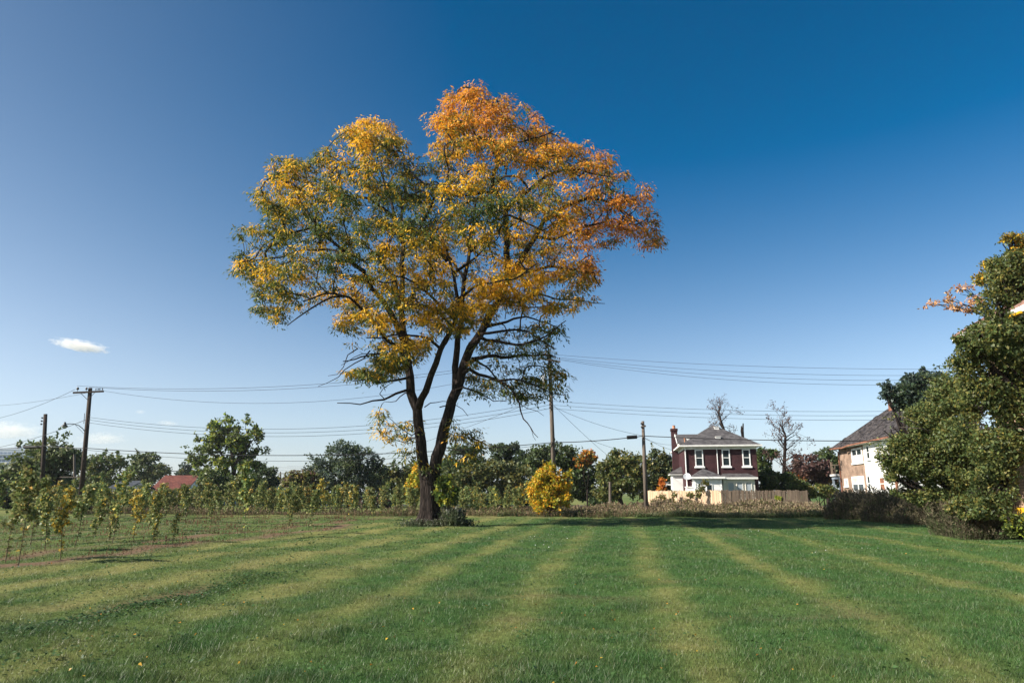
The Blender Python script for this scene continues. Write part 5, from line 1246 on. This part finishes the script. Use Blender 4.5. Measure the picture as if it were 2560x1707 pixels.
mw = empty("maroon_wall", P(212, 1180, 60) * 1.0, "low maroon board wall behind the saplings near the tall left pole", "wall"); mw.location.z = 0
for i in range(9): MB().box((i * .245, 0, 0), (i * .245 + .235, .05, .95 + .03 * RND.random())).build("board", M["maroonwall"], mw)
MB().box((-.05, .052, .2), (2.25, .1, .3)).box((-.05, .052, .7), (2.25, .1, .8)).build("rail", M["maroonwall"], mw)
lx = P(1222, 1180, 51.5)
lg = empty("fallen_log", Vector((lx.x, 51.5, 0)), "pale fallen log lying in the brush left of the yellow bush", "log")
MB().tube([(0, 0, .15), (.5, .1, .3), (1.1, .15, .52)], [.14, .13, .11], 8).tube([(.5, .1, .3), (.6, -.2, .6)], [.05, .03], 5).build("stem", M["bark_pale"], lg, True)

# --- board fence
C0 = Vector((16.44, 55.0, 0)); C1 = C0 + Vector((GC, -GS, 0)) * 6.55; C2 = Vector((12.5, 66.0, 0))
pm = []
for k in range(6):
    w_, h_ = .138 + .004 * (k % 3), 1.70 + .02 * (k % 4)
    mbp = MB().hull([(0, 0, 0), (w_, 0, 0), (w_, .019, 0), (0, .019, 0)], [(0, 0, h_ - .05), (w_, 0, h_ - .05), (w_, .019, h_ - .05), (0, .019, h_ - .05)])
    mbp.hull([(0.001, 0, h_ - .05), (w_ - .001, 0, h_ - .05), (w_ - .001, .019, h_ - .05), (.001, .019, h_ - .05)], [(.03, 0, h_), (w_ - .03, 0, h_), (w_ - .03, .019, h_), (.03, .019, h_)])
    pm.append(mbp)
def fence(name, label, a, b_, mat, flip=False):
    d = b_ - a; ln = d.length; e = empty(name, a, label, "fence", rz=math.atan2(d.y, d.x))
    ms = []
    for p in pm: me = p.mesh("picket"); me.materials.append(M[mat]); ms.append(me)
    x = 0
    while x < ln - .1:
        o = bpy.data.objects.new("picket", RND.choice(ms)); COL.objects.link(o); o.parent = e
        o.location = (x, RND.gauss(0, .004), .03 + RND.gauss(0, .012)); o.rotation_euler = (RND.gauss(0, .008), RND.gauss(0, .010), 0); x += .150
    sgn = 1 if not flip else -1
    for z0 in (.35, .95, 1.5): MB().box((0, sgn * .028, z0), (ln, sgn * .066, z0 + .09)).build("rail", M["picket_old_shaded"], e)
    k = 0
    while k * 2.3 < ln + .2: MB().box((k * 2.3 - .045, sgn * .07, -.1), (k * 2.3 + .045, sgn * .16, 1.62)).build("post", M["picket_old_shaded"], e); k += 1
fence("board_fence", "shade-darkened brown board fence facing the lawn below the brick house", C0, C1, "picket_old_shaded")  # same wood as the side run, its shade put into the colour
fence("board_fence", "pale sunlit board fence running back to the left from the corner", C2, C0 - Vector((.02, .03, 0)), "picket", False)  # sunlight on this run is put into its paler boards

# ------------------------------------------------------------------ poles and wires
def insul(mb, p, s_=1.0): return mb.tube([p, p + Vector((0, 0, .10 * s_))], .015, 5).lathe(p + Vector((0, 0, .10 * s_)), [(.03 * s_, 0), (.06 * s_, .03 * s_), (.06 * s_, .09 * s_), (.035 * s_, .14 * s_)], 8)
# the tall left pole with crossarm and street light
DL = 52.0
pb = P(181, 1192, DL); pb.z = 0; ptop = P(207.5, 891, DL)
pl = empty("utility_pole", pb, "tall leaning dark utility pole with crossarm and street light on the left", "pole")
def on(p): return p - pb
axis_ = (ptop - pb).normalized(); arm_d = Vector((axis_.z, 0, -axis_.x)).normalized()
MB().tube([Vector((0, 0, -.2)), on(ptop) * .5, on(ptop)], [.19, .165, .14], 12).build("shaft", M["pole"], pl, True)
ac = on(ptop) - axis_ * .34; armA, armB = ac - arm_d * 1.16, ac + arm_d * 1.16
arm = MB().bar(armA + Vector((0, -.2, 0)), armB + Vector((0, -.2, 0)), .10, .13, axis_).build("crossarm", M["pole"], pl)
for s_ in (-1, 1):
    MB().bar(ac + arm_d * s_ * .55 + Vector((0, -.27, -.05)), ac - axis_ * .62 + Vector((0, -.17, 0)), .035, .012, (0, 1, 0)).build("arm_brace", M["iron"], pl)
for t_, s_ in ((-.85, 1.5), (-.18, 1.3), (.55, .8), (.72, .8), (.85, .8), (1.05, .8)): insul(MB(), ac + arm_d * t_ + Vector((0, -.2, .05)), s_).build("insulator", M["porcelain"], pl)
for k, dz in enumerate((1.55, 1.85, 2.15)):
    a_ = on(ptop) - axis_ * (dz + .55); MB().lathe(a_ + Vector((.20, -.12, -.06)), [(.03, 0), (.06, .03), (.06, .09), (.03, .12)], 8).build("insulator", M["porcelain"], pl)
MB().bar(on(ptop) - axis_ * 1.95 + Vector((-.2, -.1, 0)), on(ptop) - axis_ * 2.75 + Vector((-.2, -.1, 0)), .03, .03).bar(on(ptop) - axis_ * 1.95 + Vector((.17, -.1, 0)), on(ptop) - axis_ * 2.9 + Vector((.17, -.1, 0)), .03, .03).build("wire_rack", M["iron"], pl)
pts = [on(P(*q)) for q in ((196, 993, DL), (190, 984, DL - .2), (181, 977, DL - .4), (170, 973.5, DL - .6), (160, 973, DL - .7), (150, 974, DL - .8))]
la = MB().tube(pts, .028, 6).tube([on(P(195, 998, DL)), on(P(173, 976, DL - .5))], .012, 4).build("lamp_arm", M["iron"], pl)
lp = on(P(149, 974, DL - .8))
MB().lathe(lp + Vector((0, 0, -.17)), [(.23, 0), (.21, .05), (.12, .12), (.08, .22), (.06, .33)], 12).build("lamp_shade", M["iron"], la)
MB().lathe(lp + Vector((0, 0, -.34)), [(.03, 0), (.12, .04), (.17, .12), (.18, .17)], 10).build("lamp_globe", M["steel"], la)
# shorter left pole
DM = 57.0
b2 = P(94, 1175, DM); b2.z = 0; t2 = P(104.5, 951, DM)
p2 = empty("utility_pole", b2, "shorter dark pole without crossarm at the far left", "pole")
MB().tube([Vector((0, 0, -.2)), (t2 - b2) * .5, t2 - b2], [.19, .165, .14], 12).build("shaft", M["pole"], p2, True)
for k in range(3): MB().lathe(t2 - b2 + Vector((-.20, -.05, -.38 - .26 * k)), [(.03, 0), (.07, .03), (.07, .10), (.03, .13)], 8).tube([t2 - b2 + Vector((-.24, -.05, -.32 - .26 * k)), t2 - b2 + Vector((0, 0, -.32 - .26 * k))], .02, 5).build("insulator", M["porcelain"], p2)
# transformer pole right of the locust
DC = 50.0
b3 = P(1276, 1195, DC); b3.z = 0; t3 = P(1262, 818, DC)
p3 = empty("utility_pole", b3, "weathered grey transformer pole rising out of the yellow bush", "pole")
def o3(p): return p - b3
MB().tube([Vector((0, 0, -.2)), o3(t3) * .5, o3(t3)], [.18, .155, .125], 12).build("shaft", M["pole_grey"], p3, True)
MB().bar(o3(P(1240, 823, DC - .2)), o3(P(1287, 831, DC - .2)), .10, .13).build("crossarm", M["pole_grey"], p3)
for q in ((1243, 820), (1256, 822), (1275, 826), (1285, 827)): insul(MB(), o3(P(q[0], q[1], DC - .2)), .8).build("insulator", M["porcelain"], p3)
tc_ = o3(P(1250, 893, DC - .25)); tf = MB().lathe(tc_, [(.20, 0), (.22, .03), (.22, .92), (.21, .97), (.12, 1.02)], 14).build("transformer", M["steel"], p3, True)
for k in (-1, 1): MB().lathe(tc_ + Vector((.09 * k, 0, 1.0)), [(.035, 0), (.05, .05), (.03, .12), (.045, .16), (.02, .26)], 8).build("bushing", M["porcelain"], tf)
MB().box(tc_ + Vector((.12, -.05, .25)), tc_ + Vector((.36, .12, .33))).box(tc_ + Vector((.12, -.05, .65)), tc_ + Vector((.36, .12, .73))).build("bracket", M["iron"], tf)
for py in (922, 930, 938): MB().lathe(o3(P(1268, py, DC - .2)) + Vector((-.16, 0, 0)), [(.03, 0), (.06, .03), (.06, .09), (.03, .12)], 8).build("insulator", M["porcelain"], p3)
# short pole
DS = 49.0
b4 = P(1485, 1178, DS); b4.z = 0; t4 = P(1476.5, 967, DS)
p4 = empty("utility_pole", b4, "short brown pole in front of the pale fence left of the brick house", "pole")
MB().tube([Vector((0, 0, -.2)), (t4 - b4) * .5, t4 - b4], [.155, .14, .10], 12).build("shaft", M["pole_grey"], p4, True)
for q in ((-.13, -.25), (.13, -.42), (-.12, -.5)): MB().lathe(t4 - b4 + Vector((q[0], -.1, q[1])), [(.03, 0), (.06, .03), (.06, .10), (.03, .13)], 8).build("insulator", M["porcelain"], p4)
sp = MB().tube([P(1440, 1004.5, DS - .2) - b4, P(1463, 1003, DS - .2) - b4], .13, 8).build("splice_case", M["wire"], p4)
# far little poles
def far_pole(label, px, top, foot, depth, arms):
    b_ = P(px, 1180, depth); b_.z = 0; e = empty("utility_pole", b_, label, "pole"); t_ = P(px - 1, top, depth) - b_
    MB().tube([Vector((0, 0, -.2)), t_], [.16, .11], 8).build("shaft", M["pole_grey"], e)
    for dz, w_ in arms: MB().bar(t_ + Vector((-w_, -.15, -dz)), t_ + Vector((w_, -.15, -dz)), .09, .11).build("crossarm", M["pole_grey"], e)
far_pole("small far pole with two crossarms among distant roofs", 645, 1083, 1150, 112, ((.3, 1.1), (1.2, .8)))
far_pole("thin far pole with double crossarms left of the locust trunk", 905, 1056, 1130, 92, ((.5, .9), (1.9, .7)))
far_pole("far pole with a long crossarm above the red roof", 391, 1079, 1130, 120, ((.2, 1.8),))
far_pole("thin dark post standing before the olive rounded tree", 1402, 1106, 1170, 66, ())
far_pole("thin far pole with pale crossarm just left of the tall leaning pole", 172, 1043, 1120, 68, ((2.2, 1.0),))

def wire(label, a, b_, sag, r=.013, group=None, n=26, name="power_line"):
    a, b_ = Vector(a), Vector(b_)
    mid = (a + b_) / 2
    pts = [a.lerp(b_, i / n) - Vector((0, 0, 4 * sag * (i / n) * (1 - i / n))) - mid for i in range(n + 1)]
    o = MB().tube(pts, r, 4, False).build(name, M["wire"])
    o.location = mid
    return tag(o, label, "cable", group)
Q = lambda x, y, d: P(x, y, d)
ga = "high wires from the left pole crossarm to the transformer pole"
wire("highest wire from the tall left pole crossarm to the transformer pole", Q(177, 886, DL - .2), Q(1246, 818, DC - .2), 1.05, .014, ga)
wire("second wire from the tall left pole crossarm sagging below the highest one", Q(205, 889, DL - .2), Q(1256, 820, DC - .2), 1.15, .014, ga)
wire("lower loose wire from the right end of the left crossarm", Q(240, 898, DL - .2), Q(1275, 824, DC - .2), 1.95, .013, ga)
gb = "three stacked service wires between left pole and transformer pole"
for k, (y0, y1, wd_) in enumerate(((958.5, 920, "top"), (964.5, 929, "middle"), (971, 937, "bottom"))): wire(wd_ + " wire of the three stacked service wires left of the locust", Q(207, y0, DL - .2), Q(1266, y1, DC - .2), 1.42 + .04 * k, .016, gb)
cabl = "thick black telephone cable"
wire("thick black telephone cable from the tall left pole to the transformer pole", Q(199, 1029, DL - .2), Q(1268, 1016, DC - .2), .72, .034, None, name="telephone_cable")
wire("thinner black cable just under the thick telephone cable at left", Q(199, 1033, DL - .2), Q(1268, 1019, DC - .2), 1.02, .018, None, name="telephone_cable")
wire("thick black cable from transformer pole up to the short pole", Q(1268, 1016, DC - .2), Q(1477, 1001, DS - .2), .10, .036, None, name="telephone_cable")
wire("thick black cable crossing in front of the brick house roof", Q(1478, 1001, DS - .2), Q(2420, 1003, 44), .30, .034, None, name="telephone_cable")
wire("thick black cable from the shorter left pole to the tall left pole", Q(101, 1023, DM - .2), Q(199, 1029, DL - .2), .05, .032, None, name="telephone_cable")
wire("thick black cable running out of view past the shorter left pole", Q(-90, 1031, 62), Q(101, 1023, DM - .2), .12, .032, None, name="telephone_cable")
MB_ = MB().tube([Vector((-.75, 0, 0)), Vector((.75, 0, .03))], .12, 8); o = MB_.build("splice_case", M["wire"]); o.location = Q(76, 1027, 57.3); tag(o, "black splice case hanging on the cable left of the shorter pole", "cable box")
gd = "high wires running right from the transformer pole"
for k, (y0, y1, s_, wd_) in enumerate(((812, 842, 1.0, "uppermost"), (817, 848, 1.5, "second"), (820, 852, 1.9, "third"), (823, 858, 2.2, "lowest"))): wire(wd_ + " of the four high wires running right from the transformer pole", Q(1244 + 13 * k, y0 + k, DC - .2), Q(2560, y1, 40), s_ * .55, .011, gd)
ge = "three lower wires running right above the brick house"
for k, (y0, y1, wd_) in enumerate(((921, 934, "top"), (930, 944, "middle"), (938, 956, "bottom"))): wire(wd_ + " of the three lower wires passing above the brick house", Q(1269, y0, DC - .2), Q(2560, y1 - 8, 40), .62, .013, ge)
wire("service drop from the transformer pole down to the short pole", Q(1270, 933, DC - .2), Q(1476, 1000, DS - .2), .25, .014)
wire("steep thin wire falling right behind the yellow bush", Q(1271, 930, DC - .2), Q(1396, 1046, 62), .1, .012)
wire("service drop from the short pole to the brick house chimney side", Q(1478, 1003, DS - .2), Q(1556, 1036, 65), .15, .012, "service drops from the short pole to the brick house")
wire("lower service drop from the short pole to the house eave", Q(1478, 1006, DS - .2), Q(1552, 1020, 66.5), .2, .012, "service drops from the short pole to the brick house")
wire("drop wire from the transformer cable toward the olive tree", Q(1355, 1010, DC - .4), Q(1500, 1052, 72), .15, .012)
gl = "wires leaving the tall pole toward the left edge"
wire("wire from the left crossarm end dropping past the far left edge", Q(173, 894, DL - .2), Q(-120, 973, 66), .75, .014, gl)
wire("nearly level wire from the left crossarm to the far left edge", Q(204, 901, DL - .2), Q(-160, 930, 70), .55, .012, gl)
wire("wire from the left pole rack descending behind the street light", Q(201, 962, DL - .2), Q(-120, 1040, 66), .62, .018, gl)
wire("thin slack line rising from distant poles to the transformer pole", Q(660, 1070, 112), Q(1264, 905, DC - .2), 1.6, .014)
gf = "distant wires between small far poles"
for k, (y0, y1) in enumerate(((1068, 1086), (1076, 1090), (1088, 1100))): wire(("upper", "middle", "lower")[k] + " far thin wire right of the cottonwood", Q(570, y0, 100), Q(905, y1 - 22, 92), .5, .016, gf)

# ------------------------------------------------------------------ clouds
def cloud(label, px, py, rx, ry, depth, dens, tilt, seed):
    k = depth * K / FOC; c = P(px, py, depth)
    bm_v, bm_f = [], []; nu, nv = 40, 20
    rnd = Vector((seed, seed * 1.7, 0))
    for j in range(nv + 1):
        th = math.pi * j / nv
        for i in range(nu):
            ph = 2 * math.pi * i / nu
            d = Vector((math.sin(th) * math.cos(ph), math.sin(th) * math.sin(ph), math.cos(th)))
            r = 1 + .28 * noise.noise(d * 2.2 + rnd)
            z = d.z * r; z = z if z > 0 else z * .65
            bm_v.append((d.x * r * rx * k, d.y * r * rx * k * .5, z * ry * k))
    for j in range(nv):
        for i in range(nu): bm_f.append((j * nu + i, (j + 1) * nu + i, (j + 1) * nu + (i + 1) % nu, j * nu + (i + 1) % nu))
    m = bpy.data.materials.new("cloud_vapour"); m.use_nodes = True; n, l = m.node_tree.nodes, m.node_tree.links; n.clear()
    out, pv = n.new("ShaderNodeOutputMaterial"), n.new("ShaderNodeVolumePrincipled")
    tc = n.new("ShaderNodeTexCoord"); mp = n.new("ShaderNodeMapping"); mp.inputs["Scale"].default_value = (1 / (rx * k), 1 / (rx * k * .5), 1 / (ry * k))
    ln_ = n.new("ShaderNodeVectorMath"); ln_.operation = 'LENGTH'
    no = n.new("ShaderNodeTexNoise"); no.inputs["Scale"].default_value = 3.2; no.inputs["Detail"].default_value = 7
    l.new(tc.outputs["Object"], mp.inputs["Vector"]); l.new(mp.outputs["Vector"], ln_.inputs[0])
    sc_ = n.new("ShaderNodeVectorMath"); sc_.operation = 'MULTIPLY'; sc_.inputs[1].default_value = (1.6, 1, .8); l.new(mp.outputs["Vector"], sc_.inputs[0]); l.new(sc_.outputs[0], no.inputs["Vector"])
    a1 = n.new("ShaderNodeMath"); a1.operation = 'MULTIPLY_ADD'; a1.inputs[1].default_value = 2.2; a1.inputs[2].default_value = -.35; l.new(no.outputs["Fac"], a1.inputs[0])
    a2 = n.new("ShaderNodeMath"); a2.operation = 'SUBTRACT'; l.new(a1.outputs[0], a2.inputs[0]); l.new(ln_.outputs["Value"], a2.inputs[1])
    mr = n.new("ShaderNodeMapRange"); mr.inputs["From Min"].default_value = -.15; mr.inputs["From Max"].default_value = .6; mr.inputs["To Max"].default_value = dens
    l.new(a2.outputs[0], mr.inputs["Value"]); l.new(mr.outputs["Result"], pv.inputs["Density"])
    pv.inputs["Color"].default_value = (.97, .95, .94, 1); pv.inputs["Anisotropy"].default_value = .15
    l.new(pv.outputs["Volume"], out.inputs["Volume"])
    me = bpy.data.meshes.new("cloud"); me.from_pydata(bm_v, [], bm_f); me.update(); me.validate()
    o = link_mesh("cloud", me, m); o.location = c; o.rotation_euler = (0, R(tilt), 0)
    return tag(o, label, "cloud")
SC.cycles.volume_bounces = 10
SC.cycles.volume_step_rate = 1.0
cloud("small soft white cloud alone in the pale sky at left", 184, 795, 74, 17, 1500, .06, 9, 3.0)
cloud("faint low cloud bank at the left edge behind the poles", 20, 990, 85, 26, 2600, .012, 3, 8.0)
cloud("faint pale low cloud just right of the tall left pole", 235, 1008, 60, 18, 2600, .010, 0, 12.0)
cloud("tiny faint cloud low between tall pole and cottonwood", 322, 946, 14, 7, 2400, .02, 0, 16.0)
cloud("small faint cloud above the cottonwood at left", 385, 972, 30, 8, 2500, .014, 5, 21.0)
cloud("pale low cloud behind the wires right of the locust trunk", 1225, 1040, 36, 22, 2600, .012, 0, 26.0)

# thin autumn haze over the whole neighbourhood
m = bpy.data.materials.new("haze_air"); m.use_nodes = True; n, l = m.node_tree.nodes, m.node_tree.links; n.clear()
out, pv = n.new("ShaderNodeOutputMaterial"), n.new("ShaderNodeVolumePrincipled")
pv.inputs["Color"].default_value = (.88, .94, 1.0, 1); pv.inputs["Density"].default_value = .00014; pv.inputs["Anisotropy"].default_value = .2
l.new(pv.outputs["Volume"], out.inputs["Volume"])
o = MB().box((-4600, -4600, -1.2), (4600, 4600, 44)).build("haze", m); o["kind"] = "stuff"
